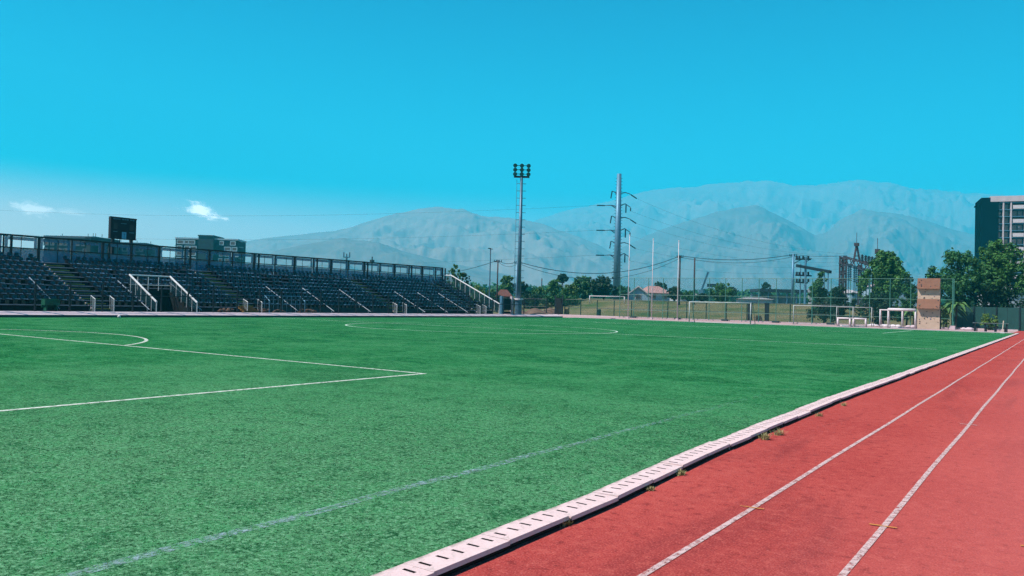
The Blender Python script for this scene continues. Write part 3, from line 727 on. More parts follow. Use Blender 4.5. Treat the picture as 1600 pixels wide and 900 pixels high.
def wire(a, c, sag, r, label, group='overhead wires', n=18):
    a, c = Vector(a), Vector(c); pts = [a.lerp(c, i/n)-Vector((0, 0, 4*sag*(i/n)*(1-i/n))) for i in range(n+1)]
    m_ = a.copy(); b = MB(); b.tube([p-m_ for p in pts], r, 5); o = b.build('power_cable', m_cable, None, True); o.location = m_; tag(o, label, 'cable', group)
for i, (tp, yl, nm) in enumerate(((tipsL[1], 316, 'upper'), (tipsL[3], 352, 'middle'), (tipsL[5], 396, 'lowest'))):
    e = at(-260, 330, 20); e.z = zat(-260, yl-8, 330)
    wire(tp, e, 5, .02, '%s thin cable running left from the steel transmission pole across the sky' % nm)
for i, tp in enumerate(tipsR):
    e = at(1352+6*i, 235, 10); e.z = zat(1352, 398+2*i, 235)
    wire(tp, e, 3.5, .018, 'thin cable from the %s right arm of the steel transmission pole down to the substation' % ('topmost', 'second', 'third', 'fourth', 'fifth', 'lowest')[i])

# ------------------------------------------------------------------ utility poles and street wires
def upole(px, ytop, depth, r, mat, label, arms=True, name='utility_pole', lean=0):
    b0 = gpt(px, depth); th = thing(name, label, 'pole', b0); z = zat(px, ytop, depth)-b0.z
    b = MB(); b.tube([(0, 0, -.2), hd*lean+Vector((0, 0, z))], r, 8, 0, r*.72); b.build('shaft', mat, th, True)
    if arms:
        c_ = hd*lean; b = MB(); b.bar(c_-hd*arms+Vector((0, 0, z-.35)), c_+hd*arms+Vector((0, 0, z-.35)), .14); ca = b.build('crossarm', m_dark_steel, th)
        for k in (-1, -.4, .4, 1):
            b = MB(); v_ = c_+hd*(arms*.92*k)+Vector((0, 0, z-.28)); b.tube([v_, v_+Vector((0, 0, .32))], .07, 6); b.build('insulator', m_ins, ca)
    return b0+hd*lean+Vector((0, 0, z-.05))
A = upole(776, 406, 150, .17, m_wood, 'dark wooden pole with a short crossarm just right of the grandstand', .75)
Bq = upole(806, 408, 128, .16, m_galv, 'slim grey pole with a small crossarm close beside the floodlight mast', .45)
C = upole(1061, 399, 150, .20, m_wood, 'dark wooden pole with crossarm just right of the white flagpole', .6)
Dq = upole(1084, 403, 150, .20, m_wood, 'dark wooden pole without crossarm standing among the bushes', 0)
E_ = upole(1238, 397, 150, .26, m_galv, 'thick grey concrete pole with a bracket at the left of the substation', .7)
upole(846, 435, 230, .22, m_wood, 'short dark pole in the distance between the low trees', 0)
for a, c, s_ in ((A, Bq, .5), (Bq, C, 2.6), (C, E_, .9)):
    for k, rr in ((0, .055), (1, .035)):
        nm = {0: 'thick', 1: 'thin'}[k]
        wire(a+Vector((0, 0, -.25*k)), c+Vector((0, 0, -.45*k)), s_*(1+.25*k), rr, '%s street cable strung %s' % (nm, 'from the wooden pole by the stand to the slim grey pole' if a is A else 'from the slim grey pole to the wooden pole by the flagpole' if a is Bq else 'from the wooden pole by the flagpole to the concrete pole'))
e = at(640, 170, 6); e.z = zat(640, 432, 170); wire(A, e, .8, .05, 'thick street cable falling left from the wooden pole behind the stand')
e = at(1322, 175, 6); e.z = zat(1322, 399, 175); wire(E_, e, .3, .04, 'street cable from the concrete pole to the lattice gantry')
# street light
b0 = gpt(764, 140); sl = thing('street_lamp', 'slim blue grey street lamp with a small head behind the end of the stand', 'street lamp', b0); z = zat(764, 388, 140)-b0.z
b = MB(); b.tube([(0, 0, -.2), (0, 0, z)], .13, 8, 0, .09); b.build('pole', m_grey_steel, sl)
b = MB(); b.bar(-hd*.45+Vector((0, 0, z+.02)), hd*.1+Vector((0, 0, z-.05)), .3, .16); b.bar(hd*.1+Vector((0, 0, z-.1)), hd*.4+Vector((0, 0, z-.1)), .1); b.build('lamp_head', m_dark_steel, sl)
# mobile phone mast far behind the stand
b0 = gpt(540, 300); am = thing('antenna_mast', 'distant three pronged antenna mast rising behind the grandstand screen', 'antenna', b0); z = zat(540, 403, 300)-b0.z
b = MB(); b.tube([(0, 0, 0), (0, 0, z+.4)], .35, 8); b.build('pole', m_grey_steel, am)
b = MB()
for k in (-1, 0, 1): b.tube([hd*k*1.1+Vector((0, 0, z+(.2 if k else .2))), hd*k*1.1+Vector((0, 0, z+(2.2 if k else 1.6)))], .24, 6)
b.bar(-hd*1.1+Vector((0, 0, z+.3)), hd*1.1+Vector((0, 0, z+.3)), .35); b.build('antenna_head', m_grey_steel, am)
b0 = gpt(580, 300); am = thing('rooftop_mast', 'small dark mast poking above the screen right of the antenna mast', 'mast', b0); z = zat(580, 401, 300)-b0.z
b = MB(); b.tube([(0, 0, 0), (0, 0, z)], .22, 6); b.build('pole', m_dark_steel, am); b = MB(); b.box((0, 0, z-1.8), (1.2, 1.2, 1.2)); b.build('box', m_dark_steel, am)

# white flag poles on the end apron
for px, yt, lb in ((981, 368, 'slim white flagpole nearest the steel transmission pole'), (1018, 374, 'slim white flagpole in the middle, before the white gabled house'), (1058, 377, 'white flagpole just left of the wooden pole with crossarm')):
    p = atY(px, 104.5, 0); th = thing('flagpole', lb, 'flagpole', (p.x, p.y, -.014), 0, 'white flagpoles at the far end'); D = depth_of(p); z = zat(px, yt, D)
    b = MB(); b.tube([(0, 0, 0), (0, 0, z)], .07, 8, 0, .04); b.build('pole', m_white, th, True)
    b = MB(); b.box((0, 0, .12), (.35, .35, .24)); b.build('base', m_pale, th)
    b = MB(); b.ball((0, 0, z+.06), .10, 8, 6); b.build('finial', m_white, th)

# ------------------------------------------------------------------ end fences
pa = atY(882, 113.6, 0).x; n_ = int((-22-pa)/3.05)
line_fence('low_fence', 'waist high dark green wire fence along the far end below the dry grass bank', [(pa+3.05*i, 113.6) for i in range(n_+1)], 2.65, -.01, .075, m_mesh_green, m_green_steel, (1.0, .5))
xa = atY(968, 111.4, 0).x; xb = atY(1490, 111.4, 0).x; pts = [(xa+(xb-xa)*i/19, 111.4) for i in range(20)]
nf = line_fence('ball_net_fence', 'very tall pale green wire ball fence with slim posts across the far end', pts, 6.15, -.012, .05, m_mesh_green, m_lt_green, (1.0, .58, .2))
for i in range(1, 20, 3):
    b = MB(); b.box((pts[i][0]-xa, -.1, .13), (.9, .5, .24)); b.build('footing', m_dark_conc, nf)
pl = atY(818, 113.6, 0).x
line_fence('corner_fence', 'dark wire fence with many posts between the floodlight mast and the dry field', [(pl+2.3*i, 113.62) for i in range(int((pa-pl)/2.3))], 2.6, .0, .07, m_mesh_green, m_dark_steel, (1.0, .5))
p = atY(873, 113.3, 0); g = thing('dark_gate', 'tall black gate panel in the far fence where the dry field begins', 'gate', (p.x, p.y, -.01))
b = MB(); b.box((0, 0, 1.4), (1.2, .12, 2.8)); b.build('board', m_black, g)
for k in (-1, 1):
    b = MB(); b.box((k*.7, 0, 1.65), (.18, .18, 3.3)); b.build('post', m_dark_steel, g)
p = atY(885, 114.4, 0); b = MB(); b.box((0, 0, .7), (.7, .3, 1.4)); b.box((0, -.16, 1.2), (.6, .03, .2)); o = b.build('utility_cabinet', painted('ochre_cabinet', (.24, .22, .10), .7)); o.location = (p.x, p.y+.2, -.03); tag(o, 'small ochre cabinet behind the fence beside the black gate panel', 'cabinet')
p = atY(936, 122.5, 0); b = MB(); b.tube([(0, 0, 0), (0, 0, 1.0)], .30, 10, 0, .36); b.tube([(0, 0, 1.0), (0, 0, 1.18)], .38, 10, 0, .2); o = b.build('bin', m_green_steel); o.location = (p.x, p.y, gz(p.x, p.y)); tag(o, 'dark green domed bin on the dry grass behind the fence', 'bin')
for px, lb in ((1171.5, 'left of the two thick dark gate posts in the far fence'), (1198, 'right of the two thick dark gate posts in the far fence')):
    p = atY(px, 112.9, 0); b = MB(); b.box((0, 0, 1.3), (.55, .3, 2.6)); b.box((0, 0, 2.65), (.65, .4, .1)); o = b.build('gate_post', m_dark_steel); o.location = (p.x, p.y, -.01); tag(o, lb, 'gate post', 'thick gate posts in the far fence')
p = atY(1184, 114.3, 0); b = MB(); b.box((0, 0, .35), (1.1, .6, .7)); b.box((.1, 0, .8), (.6, .5, .22)); o = b.build('crate', painted('beige_crate', (.38, .30, .20), .8)); o.location = (p.x, p.y, -.03); tag(o, 'beige crate between the two thick dark gate posts', 'crate')

# ------------------------------------------------------------------ goals
def goal(c, w, h, dep, rz, label, r=.06, net=True, group=None, thick_top=0, mat=None):
    g = thing('goal', label, 'goal', c, rz, group); mat = mat or m_white
    for sx in (-1, 1):
        b = MB(); b.tube([(sx*w/2, 0, 0), (sx*w/2, 0, h)], r, 8); b.build('post', mat, g, True)
        b = MB(); b.tube([(sx*w/2, 0, h), (sx*w/2, dep*.45, h*.98), (sx*w/2, dep, .0)], r*.6, 6); b.tube([(sx*w/2, 0, .05), (sx*w/2, dep, .05)], r*.6, 6); b.build('side_frame', mat, g, True)
    b = MB(); b.tube([(-w/2-r, 0, h), (w/2+r, 0, h)], r, 8)
    if thick_top: b.tube([(-w/2, -.02, h-.03), (w/2, -.02, h-.03)], thick_top, 8)
    b.build('crossbar', mat, g, True)
    b = MB(); b.tube([(-w/2, dep, .05), (w/2, dep, .05)], r*.6, 6); b.build('ground_bar', mat, g)
    if net:
        b = MB(); b.quad((-w/2, dep*.45, h*.97), (w/2, dep*.45, h*.97), (w/2, dep-.02, .06), (-w/2, dep-.02, .06)); b.quad((-w/2, .0, h-.02), (w/2, 0, h-.02), (w/2, dep*.45, h*.965), (-w/2, dep*.45, h*.965)); b.build('net', m_net, g)
    return g
goal((XC, 89.75, 0), 7.32, 2.44, 1.7, 0, 'full size white goal on the far goal line of the pitch', .065, False, None, 0, m_goal)
p = atY(1285, 103.6, 0); goal((p.x, p.y, -.014), 7.1, 2.40, 1.8, 0, 'wide thin white goal parked on the far apron behind two small goals', .045, False, None, 0, m_goal)
p = atY(1334, 106.5, 0); goal((p.x, p.y, -.014), 4.1, 2.36, 1.5, 0, 'narrower white goal parked right behind the pair of small goals', .045, False, None, 0, m_goal)
for px, lb in ((1321, 'left one of two knee high white training goals side by side'), (1340, 'right one of two knee high white training goals side by side')):
    p = atY(px, 101.0, 0); goal((p.x, p.y, -.014), 1.75, .98, .7, 0, lb, .10, True, 'small white training goals')
p = atY(1392, 103.5, 0); goal((p.x, p.y, -.014), 2.4, 2.1, 1.3, 0, 'left of two medium white goals pushed together beside the climbing wall', .07, False)
p = atY(1408.5, 101.5, 0); goal((p.x, p.y, -.014), 2.85, 2.2, 1.3, 0, 'right of two medium white goals, with a thick rolled net on its bar', .08, False, None, .16)
b0 = gpt(948, 158); g_ = goal((b0.x, b0.y, b0.z-.05), 7.32, 1.5, 1.0, YAW*0.2, 'pale goal standing on the dry grass field beyond the fence', .08, False)

# ------------------------------------------------------------------ climbing wall
p0 = atY(1433, 105.5, 0); p1 = atY(1468, 105.5, 0); wc = p1.x-p0.x; D = depth_of((p0+p1)/2)
hz = zat(1450, 435, D); k = lambda py: zat(1450, py, D)
cw = thing('climbing_wall', 'tall narrow climbing wall with tan and brown boards and coloured holds', 'climbing wall', ((p0.x+p1.x)/2, 105.5, -.014))
t = NT('tan_board'); n = t.noise(2, 5); m_tan = t.fin(t.mix(t.ramp(n, .3, .7), (.40, .31, .23), (.47, .37, .28)), .75)
t = NT('brown_board'); n = t.noise(2.4, 5); m_brown = t.fin(t.mix(t.ramp(n, .3, .7), (.155, .072, .042), (.21, .098, .058)), .7)
b = MB(); b.box((0, .2, hz/2), (wc, .4, hz)); b.build('tan_board', m_tan, cw)
def wedge(z0, z1, p, nm):
    b = MB(); h_ = wc/2+.01
    b.add([(-h_, -.003, z1), (h_, -.003, z1), (h_, -p, z0), (-h_, -p, z0), (-h_, -.003, z0), (h_, -.003, z0), (-h_, -.09, z1), (h_, -.09, z1)], [(6, 3, 2, 7), (3, 4, 5, 2), (0, 6, 7, 1), (0, 4, 3, 6), (1, 7, 2, 5)]); b.build(nm, m_brown, cw)
wedge(k(451), hz+.03, .48, 'brown_board'); wedge(k(482), k(467), .62, 'brown_board')
q = random.Random(4); hm = []
for nm, c_ in (('dark_hold', (.03, .03, .05)), ('red_hold', (.4, .03, .05)), ('green_hold', (.05, .2, .12)), ('blue_hold', (.04, .07, .25))):
    b = MB(); b.ball((0, 0, 0), (.10, .06, .075), 8, 6); hm.append(b.mesh('hold', painted(nm, c_, .6)))
for i in range(46):
    z = q.uniform(.3, hz-.2); x = q.uniform(-wc/2+.15, wc/2-.15); yf = 0
    if k(451) < z: yf = -.48+.39*(z-k(451))/(hz-k(451))
    elif k(482) < z < k(467): yf = -.62+.53*(z-k(482))/(k(467)-k(482))
    o = bpy.data.objects.new('hold', hm[0 if q.random() < .6 else q.randrange(4)]); S.collection.objects.link(o); o.parent = cw; o.location = (x, yf-.03, z); s_ = q.uniform(.4, .8); o.scale = (s_, s_, s_)
b = MB()
for sx in (-1, 1): b.bar((sx*(wc/2-.1), .42, hz-.3), (sx*(wc/2-.1), 2.0, 0), .12)
b.build('brace', m_dark_steel, cw)
# post with concrete foot right of the wall
p = atY(1488, 106.5, 0); th = thing('fence_post', 'pale green post in a white concrete block right of the climbing wall', 'post', (p.x, p.y, -.014))
b = MB(); b.tube([(0, 0, .4), (0, 0, zat(1488, 436, depth_of(p)))], .06, 8); b.build('shaft', m_lt_green, th); b = MB(); b.box((0, 0, .22), (.6, .6, .44)); b.build('block', m_pale, th)

# ------------------------------------------------------------------ long table and benches by the track end
p0 = atY(1520, 99, 0); p1 = atY(1576, 99, 0); wl_ = p1.x-p0.x
tb = thing('long_table', 'long dark picnic table with benches beside the end of the red track', 'table', ((p0.x+p1.x)/2, 99, -.014))
b = MB(); b.box((0, 0, .93), (wl_, 1.0, .07)); b.build('table_top', painted('grey_table_top', (.10, .13, .13), .7), tb)
for s_ in (-1, 1):
    b = MB(); b.box((0, s_*.85, .48), (wl_*.95, .3, .06))
    for kx_ in (-.4, -.13, .13, .4): b.box((kx_*wl_, s_*.85, .225), (.08, .24, .45))
    b.build('bench', m_dark_steel, tb)
for kx_ in (-.45, -.15, .15, .45):
    b = MB(); b.box((kx_*wl_, 0, .45), (.12, .7, .9)); b.build('leg', m_dark_steel, tb)
p = atY(1566, 93.5, 0); th = thing('corner_stake', 'pale leaning stake in a small white foot by the corner of the turf', 'stake', (p.x, p.y, 0)); b = MB(); b.tube([(0, 0, 0), hd*.12+Vector((0, 0, 1.25))], .05, 6); b.build('shaft', painted('cream_stake', (.6, .5, .4), .7), th); b = MB(); b.box((0, 0, .05), (.4, .4, .1)); b.build('foot', m_white, th)
# dark green boundary wall and white bags along its foot
xa = atY(1486, 114, 0).x
t = NT('green_hoarding'); n = t.noise(.6, 4); x_ = t.xyz(); rib = t.math('LESS_THAN', t.math('FRACT', t.math('DIVIDE', x_[0], 1.2)), .04); m_hoard = t.fin(t.mix(rib, t.mix(t.ramp(n, .3, .7), (.008, .050, .046), (.014, .072, .062)), (.004, .02, .02)), .6)
th = thing('boundary_wall', 'dark green sheet hoarding closing the far right end behind the long table', 'hoarding', (xa, 114, -.03)); b = MB(); b.box((12, 0, 1.4), (24, .15, 2.8)); b.build('sheet', m_hoard, th); b = MB()
for i in range(11): b.box((2.4*i+.1, -.13, 1.42), (.10, .08, 2.86))
b.build('stiffener', m_dark_steel, th)
q = random.Random(9)
for px, lb in ((1366, 'white bag lying under the big tree left of the medium goals'), (1385, 'grey white bag lying inside the left medium goal'), (1402, 'white bag lying inside the right medium goal'), (1426, 'pinkish bag beside the foot of the climbing wall'), (1512, 'pink mat lying left of the long dark table')):
    p = atY(px, 109.5 if px < 1500 else 105, 0); b = MB()
    for _ in range(5): b.ball((q.uniform(-.5, .5), q.uniform(-.1, .1), .12), (q.uniform(.25, .45), .25, q.uniform(.12, .24)), 9, 6)
    o = b.build('bag', m_pale if px > 1420 else m_white, None, True); o.location = (p.x, p.y, -.02); tag(o, lb, 'bag')

# ------------------------------------------------------------------ houses and sheds beyond the bank
def house(px0, px1, yb_, ye, yr, depth, label, wall, roof, turn=0, gable=True, name='house', dep=9, win=1):
    a = gpt((px0+px1)/2, depth); w = (px1-px0)*depth/F; e = zat((px0+px1)/2, ye, depth)-a.z; r_ = zat((px0+px1)/2, yr, depth)-a.z
    th = thing(name, label, name.replace('_', ' '), a, math.atan2(rt.y, rt.x)+turn)
    b = MB()
    if gable:
        b.prism([(-w/2, -.5), (w/2, -.5), (w/2, e), (0, r_-.1), (-w/2, e)], 0, dep); b.build('wall', wall, th)
        b = MB(); o_ = .45; k_ = (r_-e)/(w/2)
        for s_ in (-1, 1): b.prism([(0, r_+.12), (0, r_-.22), (s_*(w/2+o_), e-k_*o_-.22), (s_*(w/2+o_), e-k_*o_+.12)], -.5, dep+.5)
        rf = b.build('roof', roof, th)
    else:
        b.box((0, dep/2, e/2-.25), (w, dep, e+.5)); b.build('wall', wall, th)
        b = MB(); o_ = .5; b.add([(-w/2-o_, -o_, e), (w/2+o_, -o_, e), (w/2+o_, dep+o_, e), (-w/2-o_, dep+o_, e), (-w/4, dep/2, r_), (w/4, dep/2, r_)], [(0, 1, 5, 4), (1, 2, 5), (2, 3, 4, 5), (3, 0, 4), (3, 2, 1, 0)]); rf = b.build('roof', roof, th)
    for i in range(win):
        x = (i+.5)/win*w-w/2; b = MB(); b.box((x, -.04, e*.55), (1.5, .10, 1.3)); f_ = b.build('window', m_white, th); b = MB(); b.box((x, -.10, e*.55), (1.3, .03, 1.1)); b.build('pane', m_pane, f_)
    return th
t = NT('dark_glass'); m_pane = t.fin((.012, .035, .05), .12, 0, .6)
m_plaster = painted('grey_plaster', (.26, .38, .46), .85, 0, .15); m_plaster_w = painted('pale_plaster', (.42, .46, .50), .85, 0, .2); m_roof_p = painted('pale_fibre_roof', (.50, .46, .46), .8, 0, .2); m_roof_r = painted('terracotta_roof', (.38, .22, .20), .85, 0, .3); m_roof_d = painted('dark_sheet_roof', (.02, .045, .06), .7)
house(981, 1013, 468, 459, 447, 190, 'small grey house with a pale gable front beyond the dry bank', m_plaster, m_roof_p, -.15)
house(1012, 1047, 468, 458, 446.5, 205, 'low house with a terracotta hipped roof right of the gabled house', m_plaster_w, m_roof_r, .15, False, win=2)
house(776, 797, 470, 463, 452, 165, 'rust red roofed shed just right of the wooden pole by the stand', painted('rust_wall', (.13, .04, .03), .85), painted('rust_roof', (.12, .045, .032), .85, 0, .4), 0, False, 'shed', 6, 0)
house(1062, 1092, 468, 460, 457, 215, 'long flat pale roofed building behind the wooden poles', m_plaster_w, m_roof_p, .1, False, 'warehouse', 14, 2)
house(1155, 1206, 470, 467.5, 464.5, 185, 'low white roofed store in front of the dark carport', m_plaster_w, painted('grey_white_roof', (.30, .29, .28), .8, 0, .3), -.2, False, 'store', 8, 0)
house(1330, 1347, 470, 458, 452, 225, 'small pale warehouse seen between the lattice gantry and the big tree', m_plaster, m_roof_p, 0, False, 'warehouse', 12, 0)
house(1388, 1434, 470, 447, 441, 200, 'wide pale hall with a pinkish roof edge left of the climbing wall top', m_plaster, painted('pink_fascia', (.62, .52, .52), .8), 0, False, 'hall', 16, 0)
house(1572, 1600, 480, 452, 444, 160, 'pale flat building glimpsed under the right hand trees', m_plaster_w, m_roof_p, 0, False, 'hall', 10, 0)
# carport
a = gpt(1222, 200); w = 78*200/F; th = thing('carport', 'long flat dark roofed carport left of the substation poles', 'carport', a, math.atan2(rt.y, rt.x)); z = zat(1222, 452, 200)-a.z
b = MB(); b.box((0, 3, z-.35), (w, 7, .7)); b.build('roof', m_roof_d, th)
for i in range(6):
    for y in (0, 6):
        b = MB(); b.box((-w/2+.4+i*(w-.8)/5, y, z/2-.35), (.25, .25, z-.7)); b.build('post', m_galv, th)
b = MB(); b.box((0, 6.3, z*.3), (w*.96, .2, z*.6-.02)); b.build('back_wall', m_plaster, th)
# leaning panel, crane boom, dark sign
a = gpt(1264, 182); b = MB(); b.add([(0, 0, 0), (1.0, 0, 0), (.6, .2, 3.6), (-.2, .2, 3.6), (0, .35, 0), (1.0, .35, 0), (.6, .4, 3.6), (-.2, .4, 3.6)], [(0,1,2,3),(7,6,5,4),(0,4,5,1),(1,5,6,2),(2,6,7,3),(3,7,4,0)]); o = b.build('leaning_panel', m_plaster_w); o.location = a; o.rotation_euler.z = math.atan2(rt.y, rt.x); tag(o, 'pale leaning panel at the foot of the substation poles', 'panel')
a = gpt(1096, 420); cr = thing('crane', 'distant slanting crane boom between the wooden poles and the green tree', 'crane', a); z1 = zat(1105.5, 425, 420)-a.z; z0 = zat(1096, 450, 420)-a.z
b = MB(); b.bar(Vector((0, 0, z0-1)), hd*(9.5*420/F)+Vector((0, 0, z1)), .9); b.build('boom', m_grey_steel, cr); b = MB(); b.box((0, 0, (z0-1)/2), (2.5, 2.5, z0-1)); b.build('body', m_grey_steel, cr)
a = gpt(1112, 260); sg = thing('dark_billboard', 'dark blank board on a post behind the rounded green tree', 'board', a); z = zat(1112, 446, 260)-a.z
b = MB(); b.box((0, 0, z), (3.2, .3, 1.1), math.atan2(rt.y, rt.x)); b.build('board', m_roof_d, sg); b = MB(); b.tube([(0, 0, 0), (0, 0, z-.5)], .15, 6); b.build('post', m_dark_steel, sg)

# ------------------------------------------------------------------ substation
def lattice(b, p, q_, w, n):
    p, q_ = Vector(p), Vector(q_); d = (q_-p).normalized(); ref = Vector((0, 0, 1)) if abs(d.z) < .9 else Vector((hd)); s1 = d.cross(ref).normalized()*w/2; s2 = d.cross(s1).normalized()*w/2
    cs = [s1+s2, s1-s2, -s1-s2, -s1+s2]
    for c_ in cs: b.bar(p+c_, q_+c_, .17)
    for i in range(n):
        a_, e_ = p.lerp(q_, i/n), p.lerp(q_, (i+1)/n)
        for k in range(4):
            c1, c2 = cs[k], cs[(k+1) % 4]; b.bar(a_+c1, e_+c2, .12) if i % 2 else b.bar(a_+c2, e_+c1, .12)
DG = 178.0; a = gpt(1318, DG); gn = thing('lattice_gantry', 'rust grey lattice switchyard gantry with an A frame peak behind the big tree', 'gantry', a)
Lp = lambda px, py, dz=0: at(px, DG+dz, zat(px, py, DG+dz))-a
m_lat = painted('lattice_steel', (.05, .045, .055), .7, .2, .4)
for px, dz, yt in ((1314.5, 0, 402), (1320.5, 3, 400), (1344, -6, 414), (1366, -12, 420)):
    b = MB(); tp = Lp(px, yt, dz); v_ = tp.copy(); v_.z = 0; lattice(b, v_, tp, .55, 12); b.build('column', m_lat, gn)
b = MB(); lattice(b, Lp(1316, 406), Lp(1380, 424, -18), 1.5, 11); b.build('beam', m_lat, gn)
b = MB(); tp = Lp(1338.5, 382, -5); 
for px in (1333.5, 1344): b.bar(Lp(px, 411, -5), tp, .35)
b.bar(Lp(1335.5, 400, -5), Lp(1342, 400, -5), .2); b.box(tp, (.9, .9, .7)); b.tube([tp, tp+Vector((0, 0, 2.6))], .06, 5); b.build('peak', m_lat, gn)
b = MB(); tp = Lp(1371, 393, -12); b.bar(Lp(1371, 415, -12), tp, .5); b.box(tp, (.9, .9, 1.0)); b.tube([tp, tp+Vector((0, 0, 2.8))], .06, 5); b.build('peak', m_lat, gn)
for px in (1347, 1352.5, 1357.5, 1362.5, 1367.5):
    b = MB(); p0_ = Lp(px, 413+.2*(px-1347), -8)
    for i in range(6): b.tube([p0_+Vector((0, 0, .34*i)), p0_+Vector((0, 0, .34*i+.2))], .33, 8); 
    b.tube([p0_, p0_+Vector((0, 0, 2.1))], .15, 6); b.build('bushing', m_dark_steel, gn)
for px in (1326, 1329, 1335, 1338, 1349, 1354, 1359):
    b = MB(); tp = Lp(px, 412+.25*(px-1320), -4-.25*(px-1320))
    for i in range(9): b.tube([tp-Vector((0, 0, .4*i)), tp-Vector((0, 0, .4*i+.22))], .26, 7)
    b.tube([tp, tp-Vector((0, 0, 6.5))], .09, 6); b.build('insulator', m_ins, gn)
a = gpt(1258, 172); sg = thing('switch_frame', 'pair of concrete poles carrying stacked switch bars right of the bracket pole', 'switch frame', a)
DG2 = 172.0; Lq = lambda px, py, dz=0: at(px, DG2+dz, zat(px, py, DG2+dz))-a
for px, yt, dz, r_ in ((1259, 401, 0, .28), (1251, 412, 4, .15), (1288, 423, -6, .15), (1294, 423, -8, .15)):
    b = MB(); tp = Lq(px, yt, dz); v_ = tp.copy(); v_.z = -.3; b.tube([v_, tp], r_, 8, 0, r_*.8); b.build('pole', m_galv, sg)
b = MB(); b.bar(Lq(1245, 415, 2), Lq(1298, 425, -9), .45, .6); b.build('beam', m_dark_steel, sg)
for yy1, yy2, x1_ in ((405, 405, 1267), (430, 431, 1268), (441, 442, 1262)):
    b = MB(); b.bar(Lq(1243, yy1), Lq(x1_, yy2), .3); 
    for px in (1245, 1249, 1255, 1263): v_ = Lq(px, yy1); b.tube([v_, v_+Vector((0, 0, .7))], .22, 7)
    b.build('switch_bar', m_dark_steel, sg)
b = MB(); b.bar(Lq(1240, 412), Lq(1258, 402), .15); b.bar(Lq(1268, 404), Lq(1258, 410), .15); b.build('bracket', m_dark_steel, sg)

# ------------------------------------------------------------------ apartment buildings
def block(px0, px1, ytop, depth, label, wallc, frame_m, turn, floors, cols, vis, fh, seed, tower=None):
    a = gpt((px0+px1)/2, depth); w = (px1-px0)*depth/F; h = zat((px0+px1)/2, ytop, depth)-a.z
    th = thing('apartment_building', label, 'building', a, math.atan2(rt.y, rt.x)+turn); q = random.Random(seed)
    b = MB(); b.box((0, 7, h/2-1), (w, 14, h+2)); b.build('wall', wallc, th)
    b = MB(); b.box((0, 7, h+.45), (w+.5, 14.5, .7)); 
    for k in range(5): b.box((q.uniform(-.45, .45)*w, 7, h+1.2), (.12, .12, q.uniform(1, 2.4)))
    b.build('parapet', frame_m, th)
    if tower:
        x0, x1, dz = tower; b = MB(); b.box(((x0+x1)/2*w, 5.5, (h+dz)/2), ((x1-x0)*w, 15, h+dz)); b.box(((x0+x1)/2*w, 5.5, h+dz+.25), ((x1-x0)*w+.6, 15.6, .5)); b.build('stair_tower', m_tower, th)
    cw_ = w/cols
    for f_ in range(vis):
        z = h-fh*(f_+.5)
        for c_ in range(cols):
            x = -w/2+cw_*(c_+.5)+q.choice((-.15, .1, .2))*cw_
            if tower and tower[0]*w-1 < x < tower[1]*w+1: continue
            if q.random() < .05: continue
            ww = cw_*q.choice((.55, .7, .9)); b = MB()
            for sx in (-1, 1): b.box((x+sx*ww/2, -.12, z), (.34, .4, fh*.62))
            for sz in (-1, 1): b.box((x, -.12, z+sz*fh*.31), (ww+.3, .42, .34))
            fr = b.build('window', frame_m, th); b = MB(); b.box((x, -.03, z), (ww-.22, .12, fh*.62-.22)); b.build('pane', m_pane, fr)
    if turn or 1:
        b = MB()
        for f_ in range(vis):
            for sx in (-1, 1): b.box((sx*(w/2+.6), 4, h-fh*f_-.2), (1.2, 4, .2))
        b.build('balcony', frame_m, th)
m_tower = painted('dark_tower_cladding', (.012, .026, .034), .7)
m_wall_d = painted('dark_teal_render', (.004, .014, .020), .85, 0, .25, .3); m_wall_l = painted('grey_teal_render', (.018, .050, .068), .85, 0, .2, .3); m_frame_w = painted('pale_window_frame', (.34, .50, .56), .7)
block(273, 368, 374.5, 380, 'dark apartment block with pale window frames and a black stair tower behind the stand', m_wall_d, m_frame_w, .05, 10, 9, 7, 2.75, 3, (-.11, .13, 1.6))
block(66, 146, 372.5, 250, 'grey apartment block behind the left part of the stand screen', m_wall_l, painted('dark_window_frame', (.05, .10, .13), .7), -.05, 6, 8, 4, 2.7, 5, (.42, .5, 0))
block(158, 224, 382, 270, 'lower grey apartment block behind the scoreboard posts', m_wall_l, painted('dark_frame', (.04, .09, .12), .7), .1, 6, 7, 4, 2.7, 8)
# right hand tower block
a = gpt(1531, 300); e1 = math.atan2(rt.y, rt.x)-R(23); tw = thing('tower_block', 'tall block with a blank dark wall and white balcony panels above the trees', 'building', a, e1)
tw.scale = (.8, 1, 1)
ht = zat(1531, 308.5, 300)-a.z
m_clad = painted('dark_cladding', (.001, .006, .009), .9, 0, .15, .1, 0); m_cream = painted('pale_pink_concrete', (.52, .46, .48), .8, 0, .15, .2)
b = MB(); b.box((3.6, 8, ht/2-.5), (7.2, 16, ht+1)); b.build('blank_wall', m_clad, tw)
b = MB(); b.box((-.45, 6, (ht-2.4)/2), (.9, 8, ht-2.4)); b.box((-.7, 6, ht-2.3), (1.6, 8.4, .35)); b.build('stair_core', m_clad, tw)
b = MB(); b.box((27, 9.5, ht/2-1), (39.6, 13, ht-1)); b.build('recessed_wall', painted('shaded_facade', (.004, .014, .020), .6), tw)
b = MB(); b.box((25.4, 7.9, ht-.55), (43.2, 15.9, 2.1)); b.build('parapet', m_cream, tw)
fh = 2.62; cols_ = [9.1, 12.2, 18.1, 21.2, 24.4, 30.2, 33.4, 36.6, 42.4, 45.5]
for x in cols_:
    b = MB(); wd = 1.0 if x in (18.1, 30.2, 42.4) else .55; b.box((x, .9, ht/2-.9), (wd, 1.4, ht-1.6)); b.build('column', m_cream, tw)
